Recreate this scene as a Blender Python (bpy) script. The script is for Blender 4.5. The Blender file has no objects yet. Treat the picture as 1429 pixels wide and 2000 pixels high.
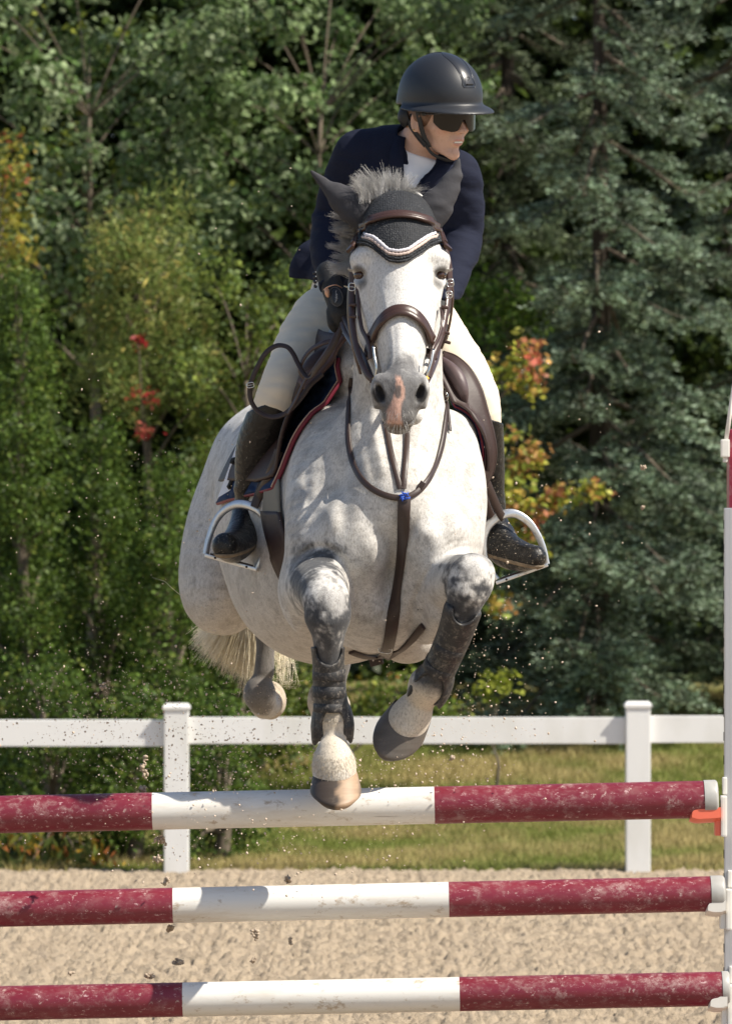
import bpy, math, random
import numpy as np
from mathutils import Vector, Matrix

SC = bpy.context.scene
COL = SC.collection
# ---------------------------------------------------------------- camera
DCAM, HCAM, FPX = 14.0, 1.68, 10080.0          # distance to the jump, eye height, focal length in photo pixels
PITCH = math.atan(75.0 / FPX)
cam_d = bpy.data.cameras.new('camera')
cam = bpy.data.objects.new('camera', cam_d); COL.objects.link(cam)
cam.location = (0, -DCAM, HCAM)
cam.rotation_euler = (math.pi / 2 + PITCH, 0, 0)
cam_d.sensor_fit = 'HORIZONTAL'; cam_d.sensor_width = 36.0
cam_d.lens = 36.0 * FPX / 1429.0
cam_d.clip_start = 0.5; cam_d.clip_end = 400
cam_d.dof.use_dof = True
cam_d.dof.focus_distance = DCAM - 0.05
cam_d.dof.aperture_fstop = 12.5
SC.camera = cam
# ---------------------------------------------------------------- sky, sun, exposure
SUN = Vector((0.62, -0.24, 0.76)).normalized()
w = bpy.data.worlds.new("World"); SC.world = w; w.use_nodes = True
nt = w.node_tree
sky = nt.nodes.new('ShaderNodeTexSky'); sky.sky_type = 'NISHITA'; sky.sun_disc = False
sky.sun_elevation = math.asin(SUN.z)
sky.sun_rotation = math.atan2(SUN.x, SUN.y)
nt.links.new(sky.outputs[0], nt.nodes['Background'].inputs[0])
nt.nodes['Background'].inputs[1].default_value = 0.085
sl = bpy.data.lights.new('sun', 'SUN'); sl.energy = 4.8; sl.angle = math.radians(0.53); sl.color = (1.0, 0.93, 0.81)
so = bpy.data.objects.new('sun', sl); COL.objects.link(so)
so.rotation_euler = SUN.to_track_quat('Z', 'Y').to_euler()
so.location = (6, -6, 12)
SC.view_settings.view_transform = 'Standard'; SC.view_settings.look = 'None'
SC.view_settings.exposure = 0.68; SC.view_settings.gamma = 1
# ---------------------------------------------------------------- helpers
cp, sp = math.cos(PITCH), math.sin(PITCH)
def P(px, py, y):
    """world point on photo pixel (px, py) standing at world depth y"""
    dx = (px - 714.5) / FPX; dz = (1000.0 - py) / FPX
    d = np.array([dx, cp - dz * sp, sp + dz * cp])
    t = (y + DCAM) / d[1]
    return np.array([0, -DCAM, HCAM]) + d * t
def S(y):                     # metres per photo pixel at depth y
    return (y + DCAM) / FPX
def PX(v):                    # world points (N,3) -> photo pixels (for placing coat patterns on the horse)
    q = v - np.array([0, -DCAM, HCAM])
    f = q[:, 1] * cp + q[:, 2] * sp; u = -q[:, 1] * sp + q[:, 2] * cp
    return 714.5 + FPX * q[:, 0] / f, 1000.0 - FPX * u / f

def tag(o, label=None, cat=None, group=None, kind=None):
    if label: o['label'] = label
    if cat: o['category'] = cat
    if group: o['group'] = group
    if kind: o['kind'] = kind
    return o
def empty(name, loc=(0, 0, 0), label=None, cat=None, group=None):
    o = bpy.data.objects.new(name, None); COL.objects.link(o); o.location = loc
    o.empty_display_size = 0.1
    return tag(o, label, cat, group)
def link(name, me, mat, parent=None, smooth=True):
    o = bpy.data.objects.new(name, me); COL.objects.link(o)
    if mat: me.materials.append(mat)
    if smooth: me.shade_smooth()
    if parent is not None:
        o.parent = parent
        r = parent; off = Vector((0, 0, 0))
        while r is not None:
            off += r.location; r = r.parent
        o.location = -off            # meshes are written in world coordinates
    return o
def mesh_np(name, V, F, cols=None, extra=None):
    """V (N,3); F (M,k) all the same k, or list of lists"""
    me = bpy.data.meshes.new(name)
    V = np.asarray(V, dtype=np.float32)
    if isinstance(F, np.ndarray):
        M, k = F.shape
        me.vertices.add(len(V)); me.vertices.foreach_set('co', V.ravel())
        me.loops.add(M * k); me.loops.foreach_set('vertex_index', F.astype(np.int32).ravel())
        me.polygons.add(M); me.polygons.foreach_set('loop_start', np.arange(0, M * k, k, dtype=np.int32))
        me.update(calc_edges=True)
    else:
        me.from_pydata([tuple(map(float, v)) for v in V], [], [list(map(int, f)) for f in F])
        me.update()
    if cols is not None:
        c = np.ones((len(V), 4), dtype=np.float32); c[:, :cols.shape[1]] = cols
        a = me.color_attributes.new('col', 'FLOAT_COLOR', 'POINT'); a.data.foreach_set('color', c.ravel())
    if extra is not None:
        for kx, vv in extra.items():
            a = me.attributes.new(kx, 'FLOAT', 'POINT'); a.data.foreach_set('value', np.asarray(vv, dtype=np.float32))
    return me
def nrm(v):
    v = np.asarray(v, float); return v / (np.linalg.norm(v) + 1e-12)

# catmull-rom through rows of numbers
def spline(pts, n=6, closed=False):
    p = np.asarray(pts, float); m = len(p)
    if m < 2: return p
    out = []
    rng = range(m if closed else m - 1)
    for i in rng:
        if closed: a, b, c, d = p[(i - 1) % m], p[i], p[(i + 1) % m], p[(i + 2) % m]
        else:
            b, c = p[i], p[i + 1]
            a = p[i - 1] if i > 0 else 2 * b - c
            d = p[i + 2] if i + 2 < m else 2 * c - b
        for j in range(n):
            t = j / n
            out.append(0.5 * ((2 * b) + (-a + c) * t + (2 * a - 5 * b + 4 * c - d) * t * t + (-a + 3 * b - 3 * c + d) * t ** 3))
    if not closed: out.append(p[-1])
    return np.array(out)

def tube(path, rad, sides=10, closed=False, flat=None, up=None, caps=True):
    """sweep. rad scalar or per point; flat=(w,t): half width and half thickness of a strap (rounded rectangle), up = strap normal hint(s)"""
    path = np.asarray(path, float); n = len(path)
    rad = np.broadcast_to(np.asarray(rad, float), (n,))
    T = np.gradient(path, axis=0) if not closed else (np.roll(path, -1, 0) - np.roll(path, 1, 0))
    T /= np.linalg.norm(T, axis=1)[:, None] + 1e-12
    if up is None:
        u = np.array([0, 0, 1.0]) if abs(T[0][2]) < 0.9 else np.array([0, 1.0, 0])
        U = []
        for i in range(n):
            u = u - T[i] * np.dot(u, T[i]); u = nrm(u); U.append(u)
        U = np.array(U)
    else:
        U = np.broadcast_to(np.asarray(up, float), (n, 3)).copy()
        U -= T * np.sum(U * T, axis=1)[:, None]; U /= np.linalg.norm(U, axis=1)[:, None] + 1e-12
    W = np.cross(T, U)
    if flat is None:
        a = np.arange(sides) / sides * 2 * math.pi
        prof = np.stack([np.cos(a), np.sin(a)], 1)
    else:
        hw, ht = flat; c = min(ht, hw) * 0.6
        prof = np.array([(-hw, -ht + c), (-hw + c, -ht), (hw - c, -ht), (hw, -ht + c), (hw, ht - c), (hw - c, ht), (-hw + c, ht), (-hw, ht - c)])
        sides = 8
    V = (path[:, None, :] + (W[:, None, :] * prof[None, :, 0:1] + U[:, None, :] * prof[None, :, 1:2]) * rad[:, None, None])
    V = V.reshape(-1, 3)
    F = []
    rn = n if closed else n - 1
    for i in range(rn):
        j = (i + 1) % n
        for s in range(sides):
            t = (s + 1) % sides
            F.append([i * sides + s, i * sides + t, j * sides + t, j * sides + s])
    if not closed and caps:
        F.append(list(range(sides))[::-1]); F.append([(n - 1) * sides + s for s in range(sides)])
    return V, F
def merge(parts):
    V = []; F = []; o = 0
    for v, f in parts:
        V.append(np.asarray(v, float)); F += [[i + o for i in x] for x in f]; o += len(v)
    return np.concatenate(V), F
def box(c, s, rot=None, bevel=0.0):
    """bevelled box from centre and full size"""
    c = np.asarray(c, float); h = np.asarray(s, float) / 2
    b = min(bevel, h.min() * 0.9)
    V = []; 
    if b <= 0:
        for x in (-1, 1):
            for y in (-1, 1):
                for z in (-1, 1): V.append((x * h[0], y * h[1], z * h[2]))
        F = [[0, 1, 3, 2], [4, 6, 7, 5], [0, 4, 5, 1], [2, 3, 7, 6], [0, 2, 6, 4], [1, 5, 7, 3]]
    else:
        import bmesh
        bm = bmesh.new(); bmesh.ops.create_cube(bm, size=1)
        for v in bm.verts: v.co = Vector((v.co.x * 2 * h[0], v.co.y * 2 * h[1], v.co.z * 2 * h[2]))
        bmesh.ops.bevel(bm, geom=bm.edges[:], offset=b, segments=2, profile=0.7, affect='EDGES')
        bm.verts.index_update()
        V = [tuple(v.co) for v in bm.verts]; F = [[v.index for v in f.verts] for f in bm.faces]; bm.free()
    V = np.array(V)
    if rot is not None: V = V @ np.array(rot).T
    return V + c, F
def obj(name, vf, mat, parent=None, smooth=True, cols=None, angle=None):
    me = mesh_np(name, vf[0], vf[1], cols)
    o = link(name, me, mat, parent, smooth)
    if smooth and angle is not None:
        try: me.set_sharp_from_angle(angle=math.radians(angle))
        except Exception: pass
    return o
def rotm(axis, deg):
    return np.array(Matrix.Rotation(math.radians(deg), 3, Vector(axis)))

# ---------------------------------------------------------------- numpy noise
_rs = np.random.RandomState(7)
_G = _rs.rand(32, 32, 32).astype(np.float32)
def vnoise(p):
    i = np.floor(p).astype(int); f = p - i; f = f * f * (3 - 2 * f)
    i0 = i & 31; i1 = (i + 1) & 31
    x0, y0, z0 = i0[..., 0], i0[..., 1], i0[..., 2]; x1, y1, z1 = i1[..., 0], i1[..., 1], i1[..., 2]
    fx, fy, fz = f[..., 0], f[..., 1], f[..., 2]
    a = _G[x0, y0, z0] * (1 - fx) + _G[x1, y0, z0] * fx
    b = _G[x0, y1, z0] * (1 - fx) + _G[x1, y1, z0] * fx
    c = _G[x0, y0, z1] * (1 - fx) + _G[x1, y0, z1] * fx
    d = _G[x0, y1, z1] * (1 - fx) + _G[x1, y1, z1] * fx
    return (a * (1 - fy) + b * fy) * (1 - fz) + (c * (1 - fy) + d * fy) * fz
def fbm(p, oct=4):
    s = 0; a = 0.5; q = np.array(p, float)
    for _ in range(oct):
        s = s + a * vnoise(q); q = q * 2.03 + 11.3; a *= 0.5
    return s / (1 - 0.5 ** oct)

# ---------------------------------------------------------------- signed distance modelling (smooth unions, surface nets)
class Field:
    def __init__(s): s.ops = []
    def add(s, f, lo, hi, k=0.02, sub=False, off=0.0):
        s.ops.append((f, np.asarray(lo, float), np.asarray(hi, float), k, sub)); return s
    def ell(s, c, r, k=0.02, rot=None, sub=False):
        c = np.asarray(c, float); r = np.broadcast_to(np.asarray(r, float), (3,)).copy()
        R = None if rot is None else np.asarray(rot, float)
        def f(p):
            q = p - c
            if R is not None: q = q @ R
            k0 = np.sqrt(np.sum((q / r) ** 2, -1)) + 1e-9
            k1 = np.sqrt(np.sum((q / (r * r)) ** 2, -1)) + 1e-9
            return k0 * (k0 - 1) / k1
        m = r.max() if R is not None else r
        return s.add(f, c - m, c + m, k, sub)
    def chain(s, pts, k=0.02, n=4, sq=None, sub=False):
        """pts rows (x,y,z,r); sq = (axis, factor): the section is 'factor' times as thick along that axis"""
        q = spline(np.asarray(pts, float), n) if n > 1 else np.asarray(pts, float)
        A = q[:-1, :3]; B = q[1:, :3]; ra = q[:-1, 3]; rb = q[1:, 3]
        if sq is not None: ax = nrm(sq[0]); sf = float(sq[1])
        def seg(p, a, b, r0, r1):
            ab = b - a; d0 = p - a
            t = np.clip((d0 @ ab) / (ab @ ab + 1e-12), 0, 1)
            d = d0 - t[..., None] * ab
            dd = np.einsum('...i,...i->...', d, d)
            if sq is not None:
                c = d @ ax
                v = np.sqrt(np.maximum(dd - c * c + (c / sf) ** 2, 1e-14)) - (r0 + (r1 - r0) * t)
                if sf < 1: v = v * (sf + (1 - sf) * 0.3)
                return v
            return np.sqrt(dd) - (r0 + (r1 - r0) * t)
        def f(p):
            sel = range(len(A))
            if p.ndim == 4 and len(A) > 2:
                c = (p[0, 0, 0] + p[-1, -1, -1]) / 2; dg = np.linalg.norm(p[0, 0, 0] - p[-1, -1, -1])
                vc = [float(seg(c[None, :], A[i], B[i], ra[i], rb[i])[0]) for i in sel]; mn = min(vc)
                sel = [i for i in sel if vc[i] < mn + dg * 1.02]
            best = None
            for i in sel:
                v = seg(p, A[i], B[i], ra[i], rb[i])
                best = v if best is None else np.minimum(best, v)
            return best
        m = q[:, 3].max() * (max(1, sq[1]) if sq is not None else 1)
        return s.add(f, q[:, :3].min(0) - m, q[:, :3].max(0) + m, k, sub)
    def clip(s, point, normal, k=0.004):
        """cut away the side the normal points to"""
        pt = np.asarray(point, float); nn = nrm(normal)
        return s.add(lambda p: -((p - pt) @ nn), [-99] * 3, [99] * 3, k, True)
    def ev(s, p, box=None):
        d = np.full(p.shape[:-1], 0.5)
        for f, lo, hi, k, sub in s.ops:
            if box is not None and (np.any(box[1] < lo - k - box[2]) or np.any(box[0] > hi + k + box[2])): continue
            if box is not None and float(f(((box[0] + box[1]) / 2)[None, :])[0]) > 1.05 * np.linalg.norm(box[1] - box[0]) + k + 0.004: continue
            v = f(p)
            if sub:
                v = -v
                h = np.clip(0.5 + 0.5 * (v - d) / k, 0, 1) if k > 0 else (v > d) * 1.0
                d = d + (v - d) * h + k * h * (1 - h)
            else:
                h = np.clip(0.5 + 0.5 * (d - v) / k, 0, 1) if k > 0 else (v < d) * 1.0
                d = d + (v - d) * h - k * h * (1 - h)
        return d
    def bounds(s):
        lo = np.min([o[1] for o in s.ops if not o[4]], 0); hi = np.max([o[2] for o in s.ops if not o[4]], 0)
        return lo, hi
    def mesh(s, h, B=14, post=None, fn=None, lo=None, hi=None, pad=0.03):
        ev = fn or (lambda p, bx: s.ev(p, bx))
        if lo is None: lo, hi = s.bounds()
        lo = lo - pad; hi = hi + pad
        nb = np.ceil((hi - lo) / (h * B)).astype(int)
        half = h * B / 2; diag = half * math.sqrt(3)
        idx = np.stack(np.meshgrid(*[np.arange(k) for k in nb], indexing='ij'), -1).reshape(-1, 3)
        C = lo + (idx + 0.5) * h * B
        keep = []
        for i0 in range(0, len(C), 20000):
            keep.append(np.abs(ev(C[i0:i0 + 20000], None)) < diag * 1.3 + 0.015)
        idx = idx[np.concatenate(keep)]
        allk = []; allv = []; quads = []
        g = np.arange(B + 2)
        G = np.stack(np.meshgrid(g, g, g, indexing='ij'), -1)
        corners = [(a, b, c) for a in (0, 1) for b in (0, 1) for c in (0, 1)]
        edges = [(i, j) for i in range(8) for j in range(i + 1, 8) if sum(abs(corners[i][q] - corners[j][q]) for q in range(3)) == 1]
        for b in idx:
            base = b * B
            p = lo + (base + G) * h
            bx = (p[0, 0, 0], p[-1, -1, -1], 0.0)
            d = ev(p, bx)
            if d.min() > 0 or d.max() < 0: continue
            m = B + 1
            cd = [d[c[0]:c[0] + m, c[1]:c[1] + m, c[2]:c[2] + m] for c in corners]
            neg = sum((x < 0).astype(np.int8) for x in cd)
            act = (neg > 0) & (neg < 8)
            if not act.any(): continue
            ci = np.argwhere(act)
            vals = np.stack([x[act] for x in cd], 1)
            sm = np.zeros((len(ci), 3)); cnt = np.zeros(len(ci))
            for i, j in edges:
                a = vals[:, i]; c = vals[:, j]; cr = (a < 0) != (c < 0)
                t = np.where(cr, a / np.where(cr, a - c, 1), 0)
                pi = np.array(corners[i], float); pj = np.array(corners[j], float)
                sm += np.where(cr[:, None], pi + t[:, None] * (pj - pi), 0); cnt += cr
            v = lo + (base + ci + sm / cnt[:, None]) * h
            gk = (ci + base).astype(np.int64)
            key = (gk[:, 0] * 100003 + gk[:, 1]) * 100003 + gk[:, 2]
            allk.append(key); allv.append(v)
            def K(a): 
                a = (a + base).astype(np.int64); return (a[:, 0] * 100003 + a[:, 1]) * 100003 + a[:, 2]
            for ax in range(3):
                o1, o2 = (ax + 1) % 3, (ax + 2) % 3
                sl0 = [slice(1, B + 1)] * 3; sl1 = [slice(1, B + 1)] * 3
                sl0[ax] = slice(0, B); sl1[ax] = slice(1, B + 1)
                s0 = d[tuple(sl0)] < 0; s1 = d[tuple(sl1)] < 0
                e = np.argwhere(s0 != s1)
                if not len(e): continue
                fl = s0[tuple(e.T)]
                off = np.array([1, 1, 1]); off[ax] = 0
                e = e + off
                u1 = np.zeros(3, int); u1[o1] = 1; u2 = np.zeros(3, int); u2[o2] = 1
                q = np.stack([K(e - u1 - u2), K(e - u2), K(e), K(e - u1)], 1)
                q[~fl] = q[~fl][:, ::-1]
                quads.append(q)
        kk = np.concatenate(allk); vv = np.concatenate(allv); qq = np.concatenate(quads)
        uk, ui = np.unique(kk, return_index=True)
        V = vv[ui]; F = np.searchsorted(uk, qq)
        F = np.minimum(F, len(uk) - 1)
        ok = np.all(uk[F] == qq, axis=1); F = F[ok]
        if post is not None: V = post(V)
        return V, F

# ---------------------------------------------------------------- material helper
class Mt:
    def __init__(s, name, base=(0.5, 0.5, 0.5), rough=0.6, spec=0.5, metal=0.0, **kw):
        s.m = bpy.data.materials.new(name); s.m.use_nodes = True; s.t = s.m.node_tree; s.n = s.t.nodes
        s.b = s.n['Principled BSDF']
        s.set('Base Color', (*base, 1)); s.set('Roughness', rough); s.set('Specular IOR Level', spec); s.set('Metallic', metal)
        for k, v in kw.items(): s.set(k.replace('_', ' '), v)
    def set(s, k, v): s.b.inputs[k].default_value = v
    def new(s, ty, **kw):
        nd = s.n.new(ty)
        for k, v in kw.items():
            if hasattr(nd, k): setattr(nd, k, v)
            else: nd.inputs[k.replace('_', ' ')].default_value = v
        return nd
    def ln(s, a, b): s.t.links.new(a, b)
    def coord(s, scale=(1, 1, 1), rot=(0, 0, 0)):
        tc = s.new('ShaderNodeTexCoord'); mp = s.new('ShaderNodeMapping')
        mp.inputs['Scale'].default_value = scale; mp.inputs['Rotation'].default_value = rot
        s.ln(tc.outputs['Object'], mp.inputs['Vector']); return mp.outputs[0]
    def noise(s, scale, vec=None, detail=4, rough=0.55):
        nd = s.new('ShaderNodeTexNoise'); nd.inputs['Scale'].default_value = scale; nd.inputs['Detail'].default_value = detail
        nd.inputs['Roughness'].default_value = rough
        s.ln(vec if vec is not None else s.coord(), nd.inputs['Vector']); return nd.outputs['Fac']
    def ramp(s, fac, stops):
        r = s.new('ShaderNodeValToRGB'); e = r.color_ramp.elements
        while len(e) < len(stops): e.new(0.5)
        for x, (p, c) in zip(e, stops):
            x.position = p; x.color = (*c, 1) if len(c) == 3 else c
        s.ln(fac, r.inputs[0]); return r.outputs[0]
    def mix(s, fac, a, b, mode='MIX'):
        m = s.new('ShaderNodeMix'); m.data_type = 'RGBA'; m.blend_type = mode
        for i, v in ((0, fac), (6, a), (7, b)):
            if isinstance(v, (int, float)): m.inputs[i].default_value = v
            elif isinstance(v, tuple): m.inputs[i].default_value = (*v, 1) if len(v) == 3 else v
            else: s.ln(v, m.inputs[i])
        return m.outputs[2]
    def math(s, op, a, b=0.0):
        m = s.new('ShaderNodeMath'); m.operation = op
        for i, v in ((0, a), (1, b)):
            if isinstance(v, (int, float)): m.inputs[i].default_value = v
            else: s.ln(v, m.inputs[i])
        return m.outputs[0]
    def col(s, c): s.ln(c, s.b.inputs['Base Color'])
    def bump(s, h, strength=0.3, dist=0.01, prev=None):
        b = s.new('ShaderNodeBump'); b.inputs['Strength'].default_value = strength; b.inputs['Distance'].default_value = dist
        s.ln(h, b.inputs['Height'])
        if prev is not None: s.ln(prev, b.inputs['Normal'])
        s.ln(b.outputs[0], s.b.inputs['Normal']); return b.outputs[0]
    def attr(s, name, out='Color'):
        a = s.new('ShaderNodeAttribute'); a.attribute_name = name; return a.outputs[out]
# ================================================================ ground, fence, jump, vegetation
rnd = random.Random(5); nr = np.random.RandomState(11)
# ---- sand
m = Mt('sand', rough=0.95, spec=0.2)
n1 = m.noise(9, detail=6, rough=0.7); n2 = m.noise(48, detail=6, rough=0.78); n3 = m.noise(1.4, detail=3)
c = m.ramp(n2, [(0.36, (0.09, 0.07, 0.05)), (0.45, (0.33, 0.255, 0.18)), (0.7, (0.51, 0.41, 0.30))])
c = m.mix(m.ramp(n1, [(0.35, (0, 0, 0)), (0.62, (1, 1, 1))]), c, (0.44, 0.35, 0.25), 'MIX')
c = m.mix(0.5, m.mix(n3, (0.36, 0.285, 0.205), (0.50, 0.41, 0.30)), c)
m.col(c)
hh = m.math('ADD', m.math('MULTIPLY', n1, 1.0), m.math('MULTIPLY', n2, 0.35))
m.bump(hh, 1.0, 0.04)
M_SAND = m.m
def grid(x0, x1, y0, y1, nx, ny, zf):
    X, Y = np.meshgrid(np.linspace(x0, x1, nx), np.linspace(y0, y1, ny), indexing='ij')
    Z = zf(X, Y)
    V = np.stack([X, Y, Z], -1).reshape(-1, 3)
    i, j = np.meshgrid(np.arange(nx - 1), np.arange(ny - 1), indexing='ij')
    a = (i * ny + j).ravel()
    return V, np.stack([a, a + ny, a + ny + 1, a + 1], 1)
YF = 12.9                                    # depth of the fence line
def edge_y(X): return YF + 0.12 + 0.16 * (vnoise(np.stack([X * 0.7, X * 0, X * 0 + 3], -1)) - 0.5) + 0.06 * (vnoise(np.stack([X * 9, X * 0, X * 0 + 9], -1)) - 0.5)
def sandz(X, Y):
    p = np.stack([X * 5, Y * 5, X * 0], -1)
    z = (fbm(p * 1.1, 4) - 0.5) * 0.035 + (np.maximum(fbm(p * 7.0 + 7, 4) - 0.50, 0)) * 0.12
    lip = np.clip((Y - (YF - 0.5)) / 0.5, 0, 1)
    drop = np.clip((Y - edge_y(X)) / 0.06, 0, 1)
    return z * (1 - 0.4 * lip) - 0.15 * drop
V, F = grid(-3.2, 3.2, -0.5, YF + 0.9, 520, 900, sandz)
o = link('riding_arena_sand', mesh_np('riding_arena_sand', V, F), M_SAND); tag(o, kind='structure')
V, F = grid(-120, 120, -60, 250, 4, 4, lambda X, Y: X * 0 - 0.06)
o = link('ground', mesh_np('ground', V, F), M_SAND); tag(o, kind='structure')
# ---- lawn behind the fence, rising towards the trees
def lawnz(X, Y):
    t = np.clip((Y - YF) / 11.0, 0, 0.8)
    return -0.012 + 0.10 * t + 0.92 * t * t + 0.03 * (fbm(np.stack([X * 1.2, Y * 1.2, X * 0], -1), 3) - 0.5)
m = Mt('lawn_soil', rough=1.0, spec=0.1)
m.col(m.ramp(m.noise(3.0, detail=5), [(0.3, (0.12, 0.12, 0.04)), (0.7, (0.20, 0.17, 0.07))]))
M_LAWN = m.m
V, F = grid(-9, 9, YF - 0.1, 34, 160, 200, lambda X, Y: lawnz(X, Y))
o = link('lawn', mesh_np('lawn', V, F), M_LAWN); tag(o, kind='structure')
# grass blades
def leafmat(name, trans=0.35, rough=0.5, spec=0.3):
    m = Mt(name, rough=rough, spec=spec)
    c = m.attr('col'); m.col(c)
    tr = m.new('ShaderNodeBsdfTranslucent'); m.ln(c, tr.inputs[0])
    mx = m.new('ShaderNodeMixShader'); mx.inputs[0].default_value = trans
    m.ln(m.b.outputs[0], mx.inputs[1]); m.ln(tr.outputs[0], mx.inputs[2])
    m.ln(mx.outputs[0], m.n['Material Output'].inputs['Surface'])
    return m.m
M_GRASS = leafmat('grass_blades', 0.3, 0.7)
M_LEAF = leafmat('leaves', 0.42, 0.5, 0.22)
M_NEEDLE = leafmat('needles', 0.12, 0.6, 0.3)
def blades(N, x0, x1, y0, y1):
    x = nr.uniform(x0, x1, N); y = YF + 0.02 + (y1 - YF) * nr.beta(1.0, 1.3, N)
    keep = y > edge_y(x) - 0.05 * nr.rand(N); x, y = x[keep], y[keep]; n = len(x)
    z = lawnz(x, y) - 0.004
    cl = fbm(np.stack([x * 1.7, y * 1.7, x * 0 + 5], -1), 3)
    hgt = nr.uniform(0.02, 0.055, n) * (0.5 + cl * 1.2)
    a = nr.uniform(0, 2 * math.pi, n); wv = nr.uniform(0.003, 0.006, n)
    ax = np.stack([np.cos(a), np.sin(a), a * 0], -1)
    ln_ = np.stack([nr.normal(0, 0.4, n), nr.normal(0, 0.4, n), np.ones(n)], -1) * hgt[:, None]
    b = np.stack([x, y, z], -1)
    V = np.stack([b - ax * wv[:, None], b + ax * wv[:, None], b + ln_], 1).reshape(-1, 3)
    F = np.arange(n * 3).reshape(-1, 3)
    dry = np.clip((cl - 0.40) * 3.4 + nr.normal(0, 0.22, n), 0, 1)
    g = np.array([0.20, 0.235, 0.05]); d = np.array([0.43, 0.35, 0.15])
    c = g + (d - g) * dry[:, None]; c *= nr.uniform(0.75, 1.25, (n, 1))
    return V, F, np.repeat(c, 3, 0)
V, F, Cc = blades(300000, -3.0, 3.2, YF + 0.3, 23)
o = link('grass', mesh_np('grass', V, F, Cc), M_GRASS, smooth=False)
tag(o, 'short dry green grass behind the white fence', 'grass', kind='stuff')

# ---- white vinyl fence
m = Mt('white_vinyl', (0.78, 0.78, 0.77), 0.38, 0.5)
m.col(m.mix(m.ramp(m.noise(5, m.coord((1, 1, 0.4)), 5), [(0.42, (0, 0, 0)), (0.75, (1, 1, 1))]), (0.74, 0.735, 0.72), (0.64, 0.63, 0.59)))
M_VINYL = m.m
sF = S(YF)
def fence_post(px, ptop, pbot):
    a = P(px, ptop, YF)
    root = empty('fence_post', (a[0], YF, 0))
    zt = a[2]
    obj('post_shaft', box((a[0], YF, (zt - 0.022 - 0.1) / 2), (0.127, 0.127, zt - 0.022 + 0.1), bevel=0.006), M_VINYL, root, smooth=False)
    # low pyramid cap
    h = 0.071; t = zt - 0.03
    V = [(-h, -h, t), (h, -h, t), (h, h, t), (-h, h, t), (-h, -h, t + .014), (h, -h, t + .014), (h, h, t + .014), (-h, h, t + .014),
         (-h * .8, -h * .8, t + .03), (h * .8, -h * .8, t + .03), (h * .8, h * .8, t + .03), (-h * .8, h * .8, t + .03)]
    V = np.array(V) + np.array([a[0], YF, 0])
    F = [[0, 3, 2, 1], [8, 9, 10, 11]] + [[i, (i + 1) % 4, 4 + (i + 1) % 4, 4 + i] for i in range(4)] + [[4 + i, 4 + (i + 1) % 4, 8 + (i + 1) % 4, 8 + i] for i in range(4)]
    obj('post_cap', (V, F), M_VINYL, root, smooth=False)
    return root, a[0]
posts = []
for px, pt, lb in ((345, 1374, 'white square vinyl fence post left of the horse, below its hind leg'),
                   (1245, 1370, 'white square vinyl fence post at the right, near the jump standard')):
    r, x = fence_post(px, pt, 1705); posts.append(x)
    tag(r, lb, 'fence post', 'posts of the white fence')
def fence_rail(x0, x1, pyt, pyb, lb):
    zt = P(700, pyt, YF)[2]; zb = P(700, pyb, YF)[2]
    o = obj('fence_rail', box(((x0 + x1) / 2, YF, (zt + zb) / 2), (x1 - x0, 0.045, zt - zb), bevel=0.005), M_VINYL, smooth=False)
    tag(o, lb, 'fence rail', 'rails of the white fence')
fence_rail(posts[0] - 2.4, posts[0] - 0.0635, 1406, 1458, 'white horizontal fence rail at the left edge, left of the left post')
fence_rail(posts[0] + 0.0635, posts[1] - 0.0635, 1401, 1453, 'white horizontal fence rail between the two posts, behind the hooves')
fence_rail(posts[1] + 0.0635, posts[1] + 2.4, 1398, 1451, 'white horizontal fence rail at the right edge, right of the right post')

# ---- jump poles
m = Mt('pole_red_paint', rough=0.38, spec=0.5)
sc = m.noise(34, m.coord((0.8, 1, 1)), 9, 0.80); sc2 = m.noise(110, m.coord((0.5, 1, 1)), 5, 0.7); big = m.noise(3.2, detail=3)
spl = m.new('ShaderNodeTexVoronoi'); spl.inputs['Scale'].default_value = 27; spl.feature = 'F1'
nz = m.noise(40, detail=3); 
vc = m.new('ShaderNodeVectorMath'); vc.operation = 'ADD'
ctmp = m.coord(); m.ln(ctmp, vc.inputs[0]); vs = m.new('ShaderNodeVectorMath'); vs.operation = 'SCALE'; vs.inputs['Scale'].default_value = 0.11
m.ln(nz, vs.inputs[0]); m.ln(vs.outputs[0], vc.inputs[1]); m.ln(vc.outputs[0], spl.inputs['Vector'])
base = m.mix(m.ramp(big, [(0.35, (0, 0, 0)), (0.7, (1, 1, 1))]), (0.150, 0.012, 0.024), (0.20, 0.022, 0.038))
dust = m.math('MULTIPLY', m.ramp(sc, [(0.50, (0, 0, 0)), (0.64, (0.55, 0.55, 0.55))]), m.ramp(m.noise(7, detail=3), [(.36, (.12, .12, .12)), (.66, (1, 1, 1))]))
c = m.mix(dust, base, (0.47, 0.36, 0.33))
c = m.mix(m.ramp(sc2, [(0.60, (0, 0, 0)), (0.68, (0.7, 0.7, 0.7))]), c, (0.6, 0.42, 0.42))
c = m.mix(m.ramp(spl.outputs['Distance'], [(0.06, (0.8, 0.8, 0.8)), (0.17, (0, 0, 0))]), c, (0.42, 0.30, 0.27))
m.col(c)
m.ln(m.ramp(sc, [(0.4, (0.30, 0.30, 0.30)), (0.7, (0.8, 0.8, 0.8))]), m.b.inputs['Roughness'])
m.bump(sc, 0.15, 0.004)
M_PRED = m.m
m = Mt('pole_white_paint', rough=0.42, spec=0.5)
sc = m.noise(17, m.coord((0.18, 1, 1)), 7, 0.75); sp2 = m.noise(30, m.coord((.6, 1, 1)), 7, 0.75); ln3 = m.noise(60, m.coord((0.03, 1, 1)), 4, 0.6)
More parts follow.
